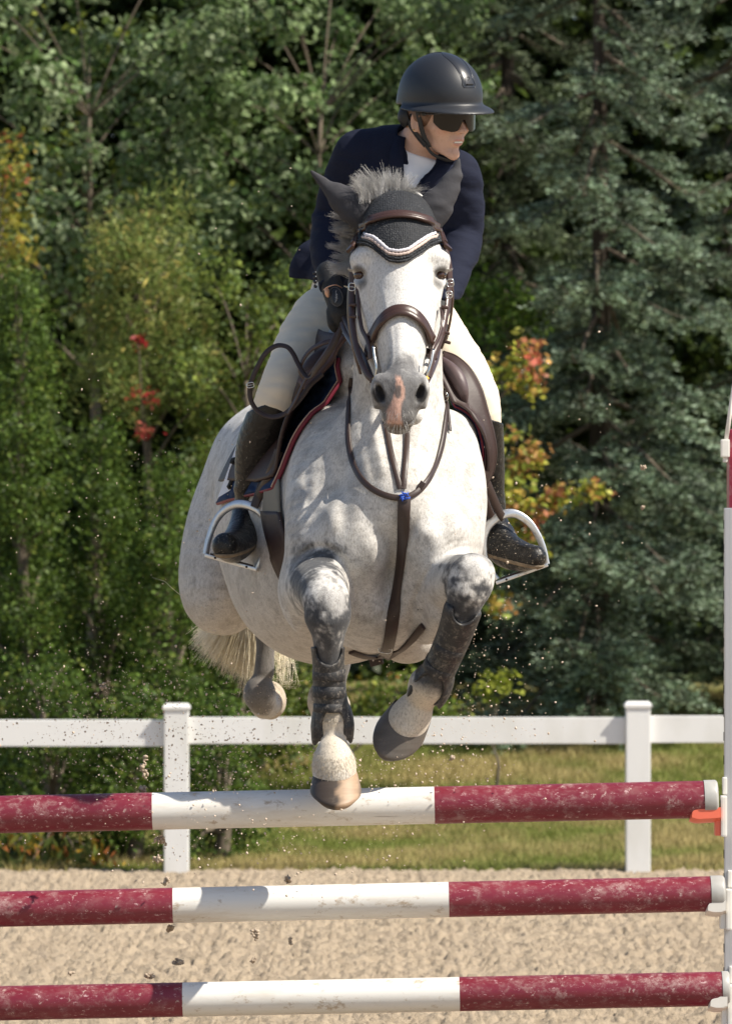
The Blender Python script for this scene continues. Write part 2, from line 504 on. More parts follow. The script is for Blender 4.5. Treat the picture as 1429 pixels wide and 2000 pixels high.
c = m.mix(m.ramp(sc, [(0.5, (0, 0, 0)), (0.72, (0.6, 0.6, 0.6))]), (0.70, 0.68, 0.64), (0.52, 0.44, 0.34))
c = m.mix(m.ramp(sp2, [(0.57, (0, 0, 0)), (0.66, (0.8, 0.8, 0.8))]), c, (0.36, 0.27, 0.18))
c = m.mix(m.ramp(ln3, [(0.67, (0, 0, 0)), (0.71, (0.7, 0.7, 0.7))]), c, (0.33, 0.29, 0.27))
m.col(c); m.bump(sc, 0.1, 0.003)
M_PWHITE = m.m
m = Mt('pole_end_plastic', (0.52, 0.52, 0.50), 0.4)
m.col(m.mix(m.noise(30, detail=5), (0.26, 0.255, 0.24), (0.42, 0.41, 0.39)))
M_CAP = m.m
def cyl(a, b, r, n=40, seg=1, cap=True):
    pts = np.linspace(a, b, seg + 1)
    return tube(pts, r, n, caps=cap)
jump_specs = [  # centre y px at x=715, slope px/px, radius px, segment boundaries px, end px (paint end, cap end)
    (1576, -0.0215, 36.6, (298, 848), 1376, 1401, 0.0, 'top striped red and white jump pole, under the front hooves'),
    (1761, -0.0215, 34.6, (338, 876), 1389, 1415, 0.0, 'middle striped red and white jump pole'),
    (1946, -0.0200, 33.6, (357, 897), 1411, 1424, 0.0, 'lowest striped red and white jump pole, at the bottom of the picture')]
def polept(px, cy, sl, y): return P(px, cy + (px - 715) * sl, y)
for cy, sl, rp, (b0, b1), pe, ce, y, lb in jump_specs:
    r = rp * S(y)
    root = empty('jump_pole', polept(715, cy, sl, y)); tag(root, lb, 'jump pole', 'striped poles of the jump')
    seg = b1 - b0
    xs = [b0 - 2 * seg, b0 - seg, b0]
    obj('white_band', cyl(polept(xs[0], cy, sl, y), polept(xs[1], cy, sl, y), r), M_PWHITE, root)
    obj('red_band', cyl(polept(xs[1], cy, sl, y), polept(b0, cy, sl, y), r, seg=1), M_PRED, root, angle=40)
    obj('white_band', cyl(polept(b0, cy, sl, y), polept(b1, cy, sl, y), r * 0.995), M_PWHITE, root, angle=40)
    obj('red_band', cyl(polept(b1, cy, sl, y), polept(pe, cy, sl, y), r), M_PRED, root, angle=40)
    a = polept(pe - 2, cy, sl, y); b = polept(ce, cy, sl, y); 
    pts = np.array([a, a + (b - a) * 0.8, a + (b - a) * 0.93, b])
    obj('end_cap', tube(pts, [r * 1.035, r * 1.035, r * 0.99, r * 0.9], 40), M_CAP, root, angle=50)
# ---- jump standard at the right
m = Mt('standard_red_paint', (0.27, 0.022, 0.05), 0.35); m.col(m.mix(m.ramp(m.noise(30, detail=6), [(0.55, (0, 0, 0)), (0.8, (1, 1, 1))]), (0.27, 0.022, 0.05), (0.4, 0.25, 0.25)))
M_SRED = m.m
M_ALU = Mt('aluminium_track', (0.50, 0.50, 0.52), 0.42, metal=0.6).m
m = Mt('white_plastic', (0.74, 0.72, 0.67), 0.4); m.col(m.mix(m.noise(25, detail=4), (0.66, 0.63, 0.57), (0.78, 0.76, 0.72))); M_WPL = m.m
M_OR = Mt('orange_plastic', (0.82, 0.17, 0.10), 0.35).m
M_HOLE = Mt('dark_hole', (0.02, 0.02, 0.02), 0.8).m
ys = 0.05
def boxpx(x0, x1, y0, y1, d, th, bevel=0.004):
    a = P(x0, y1, d); b = P(x1, y0, d)
    return box(((a[0] + b[0]) / 2, d, (a[2] + b[2]) / 2), (b[0] - a[0], th, b[2] - a[2]), bevel=bevel)
st = empty('jump_standard', (P(1455, 2285, ys)[0], ys, 0), 'tall red jump standard with a slotted metal track at the right edge', 'jump standard')
obj('upright', boxpx(1421, 1490, 838, 2290, ys + 0.03, 0.09, 0.012), M_SRED, st, smooth=False)
tr = obj('track', boxpx(1414, 1430, 992, 2288, ys - 0.03, 0.028, 0.003), M_ALU, st, smooth=False)
for yy in np.arange(1016, 2100, 46): obj('pin_hole', boxpx(1412.6, 1416.5, yy, yy + 17, ys - 0.03, 0.012, 0), M_HOLE, tr, smooth=False)
obj('bracket', boxpx(1407, 1424, 858, 893, ys - 0.02, 0.03, 0.004), M_WPL, st, smooth=False)
obj('bracket_pin', boxpx(1411, 1420, 893, 903, ys - 0.02, 0.014, 0.003), M_WPL, st, smooth=False)
obj('brace_rod', tube([P(1416, 872, ys - .02), P(1426, 800, ys - .02), P(1450, 640, ys - 0.02)], [0.006, 0.006, 0.006], 8), M_WPL, st)
obj('foot', boxpx(1360, 1560, 2255, 2292, ys + 0.03, 0.6, 0.01), M_SRED, st, smooth=False)
# pole cups: a curved lip shaped like a shallow hook under the pole, a back plate with a pin
def cup(name, cx0, cx1, cyt, mat, mat2, lb, d):
    root = empty(name, P(cx1, cyt, d)); tag(root, lb, 'pole cup', 'cups that carry the jump poles')
    prof = spline([(cx0, cyt + 12), (cx0 + 4, cyt + 3), (cx0 + 20, cyt - 1), (cx1 - 18, cyt - 2), (cx1, cyt - 4)], 5)
    low = spline([(cx0, cyt + 16), (cx0 + 14, cyt + 19), (cx0 + 34, cyt + 18), (cx1 - 10, cyt + 17), (cx1, cyt + 16)], 5)
    V = []; F = []
    n = len(prof); m_ = len(low)
    nn = min(n, m_)
    rows = 9
    for r_ in range(rows):                    # curved trough across the pole axis
        u = r_ / (rows - 1) * 2 - 1
        yy = d + u * 0.045; lift = (u * u) * 9
        for i in range(nn): V.append(P(prof[i][0] + abs(u) ** 3 * 6 * (1 - i / nn), prof[i][1] - lift, yy))
        for i in range(nn): V.append(P(low[i][0] + abs(u) ** 3 * 6 * (1 - i / nn), low[i][1] - lift, yy))
    for r_ in range(rows - 1):
        a = r_ * 2 * nn; b = a + 2 * nn
        for i in range(nn - 1):
            F.append([a + i, a + i + 1, b + i + 1, b + i]); F.append([a + nn + i, b + nn + i, b + nn + i + 1, a + nn + i + 1])
        F.append([a, b, b + nn, a + nn]); F.append([a + nn - 1, a + 2 * nn - 1, b + 2 * nn - 1, b + nn - 1])
    F.append(list(range(nn)) + list(range(2 * nn - 1, nn - 1, -1)))
    q = (rows - 1) * 2 * nn; F.append([q + i for i in range(nn)][::-1] + [q + nn + i for i in range(nn)])
    obj('cup_lip', (np.array(V), F), mat, root, angle=40)
    obj('back_plate', boxpx(cx1 - 12, cx1 - 1, cyt - 12, cyt + 42, d, 0.05, 0.003), mat, root, smooth=False)
    obj('holder', boxpx(cx1 - 1, cx1 + 11, cyt - 36, cyt + 44, d - 0.002, 0.06, 0.005), mat2, root, smooth=False)
    obj('pin', boxpx(cx1 + 3, cx1 + 12, cyt - 72, cyt - 38, d + 0.01, 0.03, 0.004), mat2, root, smooth=False)
cup('pole_cup', 1345, 1407, 1590, M_OR, M_WPL, 'orange plastic cup holding the top pole', 0.0)
cup('pole_cup', 1376, 1417, 1772, M_WPL, M_WPL, 'white plastic cup holding the middle pole', 0.0)
cup('pole_cup', 1381, 1420, 1959, M_WPL, M_WPL, 'white plastic cup holding the lowest pole', 0.0)
# ================================================================ vegetation
m = Mt('bark', rough=0.9, spec=0.2); m.col(m.mix(m.noise(20, m.coord((1, 1, 0.2)), 5), (0.06, 0.045, 0.032), (0.20, 0.165, 0.125)))
m.bump(m.noise(30, m.coord((1, 1, 0.15)), 5), 0.6, 0.02); M_BARK = m.m
m = Mt('dark_bark', rough=0.95, spec=0.1); m.col(m.mix(m.noise(20, m.coord((1, 1, 0.2)), 5), (0.025, 0.02, 0.016), (0.08, 0.065, 0.05))); M_BARKD = m.m
def unit(n):
    v = nr.normal(0, 1, (n, 3)); return v / np.linalg.norm(v, axis=1)[:, None]
def leaves(pos, out, size, cols, asp=0.5, outw=0.9, upw=0.5, droop=0.0):
    """one folded four-sided blade per point"""
    n = len(pos)
    nn = unit(n) + out * outw + np.array([0, 0, upw]); nn /= np.linalg.norm(nn, axis=1)[:, None]
    t = np.cross(nn, unit(n)) ; t[:, 2] -= droop; t /= np.linalg.norm(t, axis=1)[:, None] + 1e-9
    s = np.cross(nn, t)
    L = size * nr.uniform(0.6, 1.25, n)
    L = L[:, None]; Wd = L * asp
    a = pos - t * L * 0.5; b = pos + s * Wd * 0.5 + nn * Wd * 0.12; c = pos + t * L * 0.5; d = pos - s * Wd * 0.5 + nn * Wd * 0.12
    V = np.stack([a, b, c, d], 1).reshape(-1, 3)
    F = np.arange(n * 4).reshape(-1, 4)
    return V, F, np.repeat(cols, 4, 0)
def pick(pal, n, jit=0.18):
    """pal rows (r,g,b,weight)"""
    pal = np.array(pal); i = nr.choice(len(pal), n, p=pal[:, 3] / pal[:, 3].sum())
    return pal[i, :3] * np.exp(nr.normal(0, jit, (n, 1)))
def crown_leaves(clumps, dens, size, pal, asp, sub=0.22, shell=0.55, **kw):
    """clumps rows (px, py, depth, rx px, ry px); leaves sit in small tufts spread over the outer part of each clump"""
    VV = []; CC = []
    for (px, py, d, rx, ry) in clumps:
        c = P(px, py, d); s = S(d); R = np.array([rx * s, min(rx, ry) * s * 0.9, ry * s])
        nt_ = int(dens * 1.25 * math.pi * R[0] * R[2] / (size * size * asp * 0.5) / 9) + 3
        u = unit(nt_); rr = shell + (1 - shell) * nr.rand(nt_) ** 0.6
        rr *= 0.8 + 0.45 * fbm(u * 2.3 + px * 0.1, 2)
        tc = c + u * R * rr[:, None]
        tcol = pick(pal, nt_, 0.22)
        k = 9
        tp = np.repeat(tc, k, 0) + nr.normal(0, 1, (nt_ * k, 3)) * sub * size * 5.5 * np.array([1, 1, 0.8])
        V, F, cc = leaves(tp, np.repeat(u, k, 0), size, np.repeat(tcol, k, 0) * np.exp(nr.normal(0, 0.13, (nt_ * k, 1))), asp, **kw)
        VV.append(V); CC.append(cc)
    V = np.concatenate(VV); C_ = np.concatenate(CC)
    return V, np.arange(len(V)).reshape(-1, 4), C_
def limbs(root, clumps, trunk_r, base, top=None, name='trunk'):
    base = np.asarray(base, float)
    cs = [P(c[0], c[1], c[2]) for c in clumps]
    cx = np.mean(cs, 0)
    tz = max(c[2] for c in cs) * 0.8 if top is None else top
    tp = spline([base - [0, 0, 0.1], base + [0.04, 0, tz * 0.33], [base[0] * 0.6 + cx[0] * 0.4, base[1] + 0.05, tz * 0.7], [cx[0], base[1], tz]], 5)
    rr = np.linspace(trunk_r, trunk_r * 0.25, len(tp))
    obj(name, tube(tp, rr, 9), M_BARK, root)
    for c in cs:
        z0 = max(base[2] + 0.15, min(c[2] - 0.5 * abs(c[0] - cx[0]) - 0.25, tz))
        i = np.argmin(np.abs(tp[:, 2] - z0)); a = tp[i]
        mid = (a + c) / 2 + np.array([0, 0, 0.08])
        q = spline([a, mid, c], 5)
        obj('branch', tube(q, np.linspace(rr[i] * 0.45, 0.005, len(q)), 6), M_BARK, root)
def shrub(name, label, cat, basepx, depth, clumps, dens, size, pal, asp, group=None, trunk_r=0.03, mat=None, **kw):
    base = P(basepx, 1100, depth); base[2] = float(lawnz(np.array([base[0]]), np.array([depth]))[0])
    root = empty(name, base, label, cat, group)
    limbs(root, clumps, trunk_r, base)
    V, F, C_ = crown_leaves(clumps, dens, size, pal, asp, **kw)
    link('crown', mesh_np('crown', V, F, C_), mat or M_LEAF, root, smooth=False)
    return root
# palettes (base colours)
SILV = [(0.148, 0.210, 0.092, 3), (0.236, 0.300, 0.157, 2.5), (0.089, 0.151, 0.043, 2.5), (0.325, 0.390, 0.227, 1), (0.252, 0.285, 0.043, 0.35)]
FEATH = [(0.188, 0.236, 0.064, 3), (0.247, 0.264, 0.078, 2), (0.116, 0.167, 0.039, 2), (0.334, 0.278, 0.078, 0.5)]
CEDAR = [(0.070, 0.117, 0.021, 3), (0.108, 0.167, 0.030, 2.5), (0.043, 0.073, 0.015, 2), (0.165, 0.197, 0.040, 0.7)]
OLIVE = [(0.129, 0.185, 0.034, 3), (0.187, 0.227, 0.046, 2), (0.086, 0.114, 0.023, 2), (0.287, 0.212, 0.034, 0.4), (0.287, 0.128, 0.034, 0.15)]
GREEN = [(0.132, 0.217, 0.033, 3), (0.206, 0.304, 0.056, 2), (0.074, 0.131, 0.019, 2)]
GOLD = [(0.36, 0.36, 0.05, 3), (0.28, 0.34, 0.06, 3), (0.46, 0.32, 0.07, 1.6), (0.46, 0.24, 0.09, 1.0)]
CORAL = [(0.52, 0.21, 0.11, 3), (0.48, 0.28, 0.09, 2), (0.44, 0.12, 0.08, 1.0), (0.32, 0.32, 0.07, 1.5)]
RED = [(0.40, 0.04, 0.035, 3), (0.32, 0.025, 0.03, 2), (0.45, 0.12, 0.08, 1)]
AUT = [(0.34, 0.22, 0.03, 2), (0.42, 0.12, 0.05, 1), (0.16, 0.17, 0.03, 3), (0.28, 0.25, 0.04, 2)]
DARK = [(0.039, 0.060, 0.014, 3), (0.065, 0.096, 0.020, 2), (0.026, 0.042, 0.010, 2)]
def cl(xs, ys, d, r, n, jx=40, jd=1.0, asp=1.0):
    out = []
    for i in range(n):
        out.append((rnd.uniform(*xs), rnd.uniform(*ys), d + rnd.uniform(-jd, jd), r * rnd.uniform(.7, 1.25), r * asp * rnd.uniform(.7, 1.25)))
    return out
# far wood behind everything
Vs = []
cls = []
for lay in range(2):
  for ix in range(-2, 17):
    for iy in range(-4, 15):
        cls.append((ix * 100 + rnd.uniform(-35, 35), iy * 105 + rnd.uniform(-35, 35), 27 + 3 * lay + rnd.uniform(-0.8, 1.5), 85, 85))
V, F, C_ = crown_leaves(cls, 4.6, 0.12, DARK, 0.75, sub=0.2, shell=0.1)
o = link('distant_wood', mesh_np('distant_wood', V, F, C_), M_LEAF, smooth=False); tag(o, 'dark green wood seen through the gaps behind the trees', 'woodland', kind='stuff')

# silvery broad-leaved trees at the back
def gridcl(x0, x1, y0, y1, d, step, r, asp=1.0, jit=0.35, keep=lambda x, y: True):
    out = []
    x = x0
    while x < x1:
        y = y0
        while y < y1:
            X = x + rnd.uniform(-jit, jit) * step; Y = y + rnd.uniform(-jit, jit) * step
            if keep(X, Y): out.append((X, Y, d + rnd.uniform(-.8, .8), r * rnd.uniform(.7, 1.2), r * asp * rnd.uniform(.7, 1.2)))
            y += step
        x += step
    return out
shrub('broadleaf_tree', 'tall silvery green broadleaf tree filling the top left corner', 'tree', 180, 22.5, gridcl(-60, 430, -60, 640, 22.5, 120, 66), 2.5, 0.068, SILV, 0.72, trunk_r=0.06, sub=.18)
shrub('broadleaf_tree', 'silvery green broadleaf tree behind the rider\'s back and helmet', 'tree', 600, 21.8, gridcl(430, 940, -60, 600, 21.8, 115, 64, keep=lambda x, y: y < 300 or x < 760), 2.5, 0.066, SILV[:3] + [(0.20, 0.27, 0.12, 2)], 0.72, trunk_r=0.06, sub=.18)
# feathery yellow green shrub
ft = []
for i in range(34):
    a = rnd.uniform(-1, 1); h = rnd.random() ** 0.7
    px = 290 + a * (150 - 60 * h); py = 820 - 480 * h + abs(a) * 120
    ft.append((px, py, 19.2 + rnd.uniform(-.5, .5), 22 + 12 * (1 - h), 58))
shrub('feathery_shrub', 'tall yellow green shrub with feathery upright sprays, left of the rider', 'shrub', 290, 19.2, ft, 2.2, 0.07, FEATH, 0.22, sub=.2, shell=.3, trunk_r=.05, outw=.3, upw=-.2)
# willowy green shrub just left of the horse
shrub('leafy_shrub', 'mid green leafy shrub directly left of the horse\'s saddle and rump', 'shrub', 500, 18.6, gridcl(400, 640, 560, 1480, 18.6, 82, 50), 1.8, 0.045, OLIVE[:3] + [(0.15, 0.21, 0.08, 1.5)], 0.6, trunk_r=.06, sub=.2)
# cedars at the lower left
def cedar(px, depth, ytop, ybot, wpx, label):
    c = []
    n = int((ybot - ytop) / 40)
    for i in range(n):
        t = (i + .5) / n; w_ = wpx * (0.25 + 0.75 * min(1, t * 1.8)) * 0.5
        for k in range(3):
            c.append((px + rnd.uniform(-1, 1) * w_, ytop + (ybot - ytop) * t + rnd.uniform(-25, 25), depth + rnd.uniform(-.45, .45), 30 + 12 * rnd.random(), 46))
    shrub('cedar_tree', label, 'tree', px, depth, c, 1.7, 0.04, CEDAR, 0.45, group='cedars along the fence at the left', sub=.24, shell=.35, trunk_r=.05, outw=.6, upw=.7)
cedar(40, 17.2, 560, 1560, 170, 'dark green cedar at the left edge, leftmost of the cedars')
cedar(190, 17.8, 850, 1560, 170, 'dark green cedar above the left fence rail, second cedar from the left edge')
cedar(330, 17.0, 930, 1560, 170, 'dark green cedar behind the left fence post')
cedar(455, 17.8, 1010, 1500, 150, 'dark green cedar behind the horse\'s tail')
cedar(90, 13.7, 1300, 1716, 230, 'low bushy cedar under the left fence rail')
cedar(255, 13.7, 1360, 1716, 180, 'low bushy cedar just left of the left fence post')
cedar(425, 13.9, 1380, 1706, 130, 'low bushy cedar just right of the left fence post')
# autumn touches
shrub('autumn_shrub', 'shrub with yellow and orange leaves at the left edge, level with the rider\'s chest', 'shrub', -20, 18.4, gridcl(-40, 70, 290, 560, 18.4, 60, 36), 2.0, 0.06, AUT[2:] + [(0.34, 0.24, 0.05, 1.5), (0.4, 0.12, 0.06, .5), (0.12, 0.16, 0.04, 3)], 0.6, sub=.2, trunk_r=.04)
shrub('sumac_bush', 'slender sumac with bright red leaf tufts, low left background', 'shrub', 320, 18.0, [(270, 668, 18.0, 7, 7), (284, 776, 17.9, 15, 11), (280, 840, 17.9, 7, 17)], 1.3, 0.06, RED, 0.4, sub=.1, trunk_r=.02)
shrub('autumn_shrub', 'low shrub with long orange and yellow leaves below the left fence rail', 'shrub', 70, 13.3, [(20, 1655, 13.2, 40, 26), (90, 1650, 13.2, 42, 24), (150, 1668, 13.2, 30, 22), (60, 1690, 13.15, 60, 20), (200, 1690, 13.2, 40, 20)], 1.6, 0.085, [(0.42, 0.26, 0.03, 1.2), (0.5, 0.18, 0.06, .8), (0.10, 0.13, 0.03, 4), (0.2, 0.2, 0.04, 1)], 0.36, sub=.15, trunk_r=.015, droop=1.0)
shrub('low_shrub', 'low mixed green shrub below the horse, behind the fence rail', 'shrub', 640, 17.5, [(530, 1440, 17.5, 45, 50), (620, 1400, 17.6, 50, 40), (700, 1370, 17.5, 55, 50), (780, 1370, 17.7, 50, 60), (850, 1400, 17.6, 50, 50), (620, 1350, 17.8, 50, 60)], 1.7, 0.05, OLIVE + [(0.22, 0.24, 0.04, 1)], 0.6, sub=.2, trunk_r=.03)
shrub('leafy_shrub', 'bright green rounded leaves of the shrub behind the rider\'s left knee', 'shrub', 980, 20.6, [(930, 610, 20.6, 70, 60), (1010, 600, 20.6, 60, 50), (960, 690, 20.4, 70, 60), (1040, 660, 20.7, 45, 45), (900, 560, 20.8, 50, 45)], 1.8, 0.055, GREEN, 0.75, sub=.2, trunk_r=.04)
# sapling with gold and coral leaves
base = P(655, 1100, 17.0); base[2] = float(lawnz(np.array([base[0]]), np.array([17.0]))[0])
root = empty('maple_sapling', base, 'young maple with gold and coral autumn leaves right of the stirrup', 'tree')
c1 = [(1000, 720, 17, 36, 34), (1030, 760, 17, 26, 22), (960, 730, 17, 26, 26), (1010, 920, 17, 40, 30), (1030, 890, 17, 24, 26), (1000, 970, 16.9, 44, 34), (1060, 985, 16.9, 42, 28), (1110, 975, 16.9, 40, 22),
      (1150, 968, 16.9, 28, 24), (1010, 1030, 16.9, 40, 30), (1040, 1060, 16.9, 40, 24), (985, 1090, 17, 34, 30), (975, 1170, 17, 26, 30), (990, 860, 17, 26, 20)]
c2 = [(1035, 690, 17, 30, 30), (1045, 735, 17, 24, 26), (1040, 880, 16.95, 26, 16), (1160, 960, 16.9, 22, 14), (1090, 960, 16.85, 20, 10), (1045, 1010, 16.85, 30, 14)]
limbs(root, c1, 0.03, base, top=P(1000, 720, 17)[2])
a = crown_leaves(c1, 1.6, 0.052, GOLD, 0.75, sub=.14, shell=.2); b = crown_leaves(c2, 1.3, 0.052, CORAL, 0.75, sub=.14, shell=.2)
link('crown', mesh_np('crown', np.concatenate([a[0], b[0]]), np.concatenate([a[1], b[1] + len(a[0])]), np.concatenate([a[2], b[2]])), M_LEAF, root, smooth=False)
shrub('yellow_sapling', 'small plant with bright yellow green leaves above the fence rail, right of the folded hoof', 'plant', 960, 16.8, [(950, 1345, 16.8, 30, 22), (985, 1335, 16.8, 22, 20), (968, 1325, 16.8, 22, 14)], 1.5, 0.05, [(0.30, 0.33, 0.05, 3), (0.22, 0.27, 0.04, 2)], 0.7, sub=.12, shell=.2, trunk_r=.012)

# ---- blue green spruces
def spruce(label, px, depth, toppy, seed, nb=60, reach=1.7, zlow=0.3, pal=None):
    r_ = np.random.RandomState(seed)
    base = P(px, 1100, depth); base[2] = float(lawnz(np.array([base[0]]), np.array([depth]))[0])
    top = P(px, toppy, depth)[2]
    root = empty('spruce_tree', base, label, 'tree', 'spruces at the right')
    obj('trunk', tube([base - [0, 0, .2], [base[0] + .03, base[1], (base[2] + top) / 2], [base[0], base[1], top]], [0.085, 0.06, 0.02], 10), M_BARKD, root)
    NV = []; NC = []; BV = []
    if pal is None: pal = np.array([(0.185, 0.255, 0.165), (0.125, 0.17, 0.095), (0.30, 0.375, 0.275), (0.08, 0.095, 0.045)])
    for i in range(nb):
        t = (i + r_.rand()) / nb
        z = base[2] + zlow + (top - base[2] - zlow) * t
        a = r_.uniform(0, 2 * math.pi)
        if math.sin(a) > 0.35 and r_.rand() < 0.7: a = -a
        if r_.rand() < .25: a = -math.pi / 2 + r_.normal(0, .45)
        L = reach * (1 - t * 0.8) * r_.uniform(0.65, 1.1)
        d = np.array([math.cos(a), math.sin(a), 0])
        sag = r_.uniform(0.2, 0.5) * L
        o0 = np.array([base[0], base[1], z])
        q = spline([o0, o0 + d * L * 0.35 - [0, 0, sag * .45], o0 + d * L * 0.75 - [0, 0, sag], o0 + d * L - [0, 0, sag * 0.8]], 8)
        BV.append(tube(q, np.linspace(0.022, 0.004, len(q)), 5))
        side = np.cross(d, [0, 0, 1])
        # side twigs, in two rows, each hung with short twigs of needles
        nt_ = int(19 * L) + 6
        tips = []
        for k in range(nt_):
            u = 0.18 + 0.82 * (k + r_.rand() * .6) / nt_
            f = u * (len(q) - 1); ii = min(int(f), len(q) - 2); p0 = q[ii] + (q[ii + 1] - q[ii]) * (f - ii)
            for sg in (-1, 1):
                l2 = (0.36 * L * (1 - u) + 0.14) * r_.uniform(.65, 1.15)
                dd = nrm(side * sg * 0.9 + d * 0.75 + np.array([0, 0, -0.22 + r_.normal(0, .12)]))
                tips.append((p0, dd, l2))
                for _ in range(int(l2 / 0.062)):
                    v = r_.uniform(.2, 1)
                    p1 = p0 + dd * l2 * v
                    d3 = nrm(dd * .7 + side * r_.normal(0, .5) + d * .3 + np.array([0, 0, -0.55 + r_.normal(0, .3)]))
                    tips.append((p1, d3, r_.uniform(.06, .12)))
        shade = r_.uniform(0.6, 1.25)
        for (p0, dd, l2) in tips:
            nn = max(3, int(l2 / 0.0105))
            u = r_.rand(nn) ** 0.9
            p = p0 + dd * (l2 * u)[:, None]
            w_ = r_.normal(0, 1, (nn, 3)); w_ /= np.linalg.norm(w_, axis=1)[:, None]
            w_[:, 2] = np.abs(w_[:, 2]) * .9 + .05
            dirn = w_ * 0.9 + dd * 0.75; dirn /= np.linalg.norm(dirn, axis=1)[:, None]
            ln_ = r_.uniform(0.026, 0.046, nn)[:, None]
            sd = np.cross(dirn, r_.normal(0, 1, (nn, 3))); sd /= np.linalg.norm(sd, axis=1)[:, None]
            sd *= 0.0062
            tri = np.stack([p - sd, p + sd, p + dirn * ln_], 1)
            NV.append(tri.reshape(-1, 3))
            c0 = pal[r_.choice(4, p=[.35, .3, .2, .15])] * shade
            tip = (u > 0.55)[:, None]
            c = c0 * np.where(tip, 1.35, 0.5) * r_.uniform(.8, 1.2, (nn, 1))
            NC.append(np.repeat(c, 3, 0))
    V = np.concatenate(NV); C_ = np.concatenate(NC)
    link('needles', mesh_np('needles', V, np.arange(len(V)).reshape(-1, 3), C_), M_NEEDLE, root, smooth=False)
    obj('branches', merge(BV), M_BARK, root)
    return root
spruce('blue green spruce with drooping boughs, right of the jumping horse', 1165, 20.6, -420, 3, 74, 1.75)
spruce('blue green spruce at the right edge behind the jump standard', 1445, 21.8, -420, 4, 74, 1.75)
spruce('dark spruce just right of the rider\'s helmet, behind the other spruces', 985, 23.4, -500, 8, 110, 1.35, pal=np.array([(0.11, 0.14, 0.075), (0.08, 0.11, 0.05), (0.16, 0.20, 0.115), (0.05, 0.07, 0.03)]))
# ================================================================ the horse
def H(px, py, d, r):            # a node of a body chain: photo pixel, world depth, radius in photo pixels
    p = P(px, py, d); return (p[0], p[1], p[2], r * S(d))
def ramp1(x, a, b): return np.clip((x - a) / (b - a), 0, 1)
Z = np.array([0, 0, 1.0]); X_ = np.array([1.0, 0, 0]); Y_ = np.array([0, 1.0, 0])
f = Field()
# trunk
f.chain([H(764, 1000, .34, 172), H(722, 1010, .6, 196), H(652, 1022, 1.0, 228), H(600, 985, 1.4, 180), H(566, 960, 1.7, 150)], k=.06, n=4, sq=(Z, 1.15))
f.ell(P(556, 930, 1.72), (.215, .33, .235), k=.07)                       # croup
f.ell(P(690, 720, .75), (.085, .30, .10), k=.14)                        # withers
f.ell(P(640, 1140, .95), (.26, .5, .22), k=.08)                          # belly
f.ell(P(735, 1195, .38), (.155, .27, .115), k=.06)                       # sternum
# neck
f.chain([H(779, 440, .10, 66), H(778, 560, .20, 80), H(777, 690, .28, 86), H(776, 790, .30, 92), H(772, 880, .33, 118), H(765, 960, .36, 150)], k=.07, n=4)
f.chain([H(779, 430, .14, 50), H(760, 520, .38, 60), H(725, 620, .6, 64), H(695, 700, .8, 60)], k=.08, n=4)
# shoulders and breast
f.chain([H(652, 860, .50, 62), H(622, 950, .36, 62), H(618, 1040, .25, 62), H(622, 1110, .22, 60)], k=.05, n=4, sq=(Y_, 1.5))
f.chain([H(872, 860, .44, 60), H(888, 950, .32, 58), H(888, 1040, .22, 58), H(880, 1100, .2, 58)], k=.05, n=4, sq=(Y_, 1.5))
f.ell(P(692, 1060, .115), (.105, .10, .135), k=.045)
f.ell(P(842, 1055, .10), (.098, .10, .13), k=.045)
f.ell(P(690, 1150, .17), (.085, .09, .10), k=.05)
f.ell(P(820, 1140, .17), (.08, .09, .10), k=.05)
f.ell(P(765, 975, .12), (.11, .10, .13), k=.07)
f.chain([H(742, 850, .19, 26), H(752, 930, .08, 26), H(764, 1000, .045, 20)], k=.05, n=3)   # sterno-mandibular ridges
f.chain([H(812, 850, .19, 26), H(802, 930, .08, 26), H(792, 1000, .045, 20)], k=.05, n=3)
f.chain([H(771, 1010, -.015, 4), H(765, 1100, -.02, 5), H(757, 1200, .06, 4)], k=.05, n=3, sub=True)   # groove between the breasts
# hind quarter on the left
f.chain([H(505, 900, 1.74, 92), H(463, 1010, 1.74, 94), H(438, 1100, 1.70, 88), H(430, 1160, 1.66, 76), H(440, 1190, 1.64, 50)], k=.028, n=4, sq=(Y_, 1.5))
f.chain([H(448, 1165, 1.62, 58), H(480, 1180, 1.9, 46), H(510, 1180, 2.2, 32)], k=.04, n=4, sq=(Z, 1.0))
f.chain([H(512, 1175, 2.24, 31), H(517, 1215, 2.26, 23), H(518, 1265, 2.27, 18), H(516, 1310, 2.27, 20)], k=.02, n=4)
f.ell(P(507, 1352, 2.27), (.048, .05, .055), k=.02)
f.chain([H(507, 1360, 2.27, 28), H(516, 1378, 2.32, 27), H(528, 1372, 2.40, 29)], k=.02, n=3)
f.ell(P(528, 1368, 2.42), (.050, .05, .062), k=.012)
# hind leg on the right (mostly hidden)
f.chain([H(600, 960, 1.72, 110), H(625, 1080, 1.62, 85), H(632, 1160, 1.58, 50)], k=.05, n=4, sq=(Y_, 1.4))
f.chain([H(632, 1165, 1.62, 50), H(648, 1190, 1.9, 44), H(662, 1200, 2.2, 31)], k=.04, n=4)
f.chain([H(664, 1200, 2.24, 29), H(670, 1240, 2.26, 21), H(668, 1290, 2.27, 18), H(655, 1330, 2.27, 20)], k=.02, n=4)
f.ell(P(640, 1358, 2.27), (.058, .05, .062), k=.02)
f.chain([H(636, 1372, 2.30, 36), H(640, 1385, 2.36, 34), H(650, 1380, 2.44, 34)], k=.02, n=3)
# belly bulge visible right of the girth
f.ell(P(795, 1245, .62), (.085, .12, .075), k=.05)
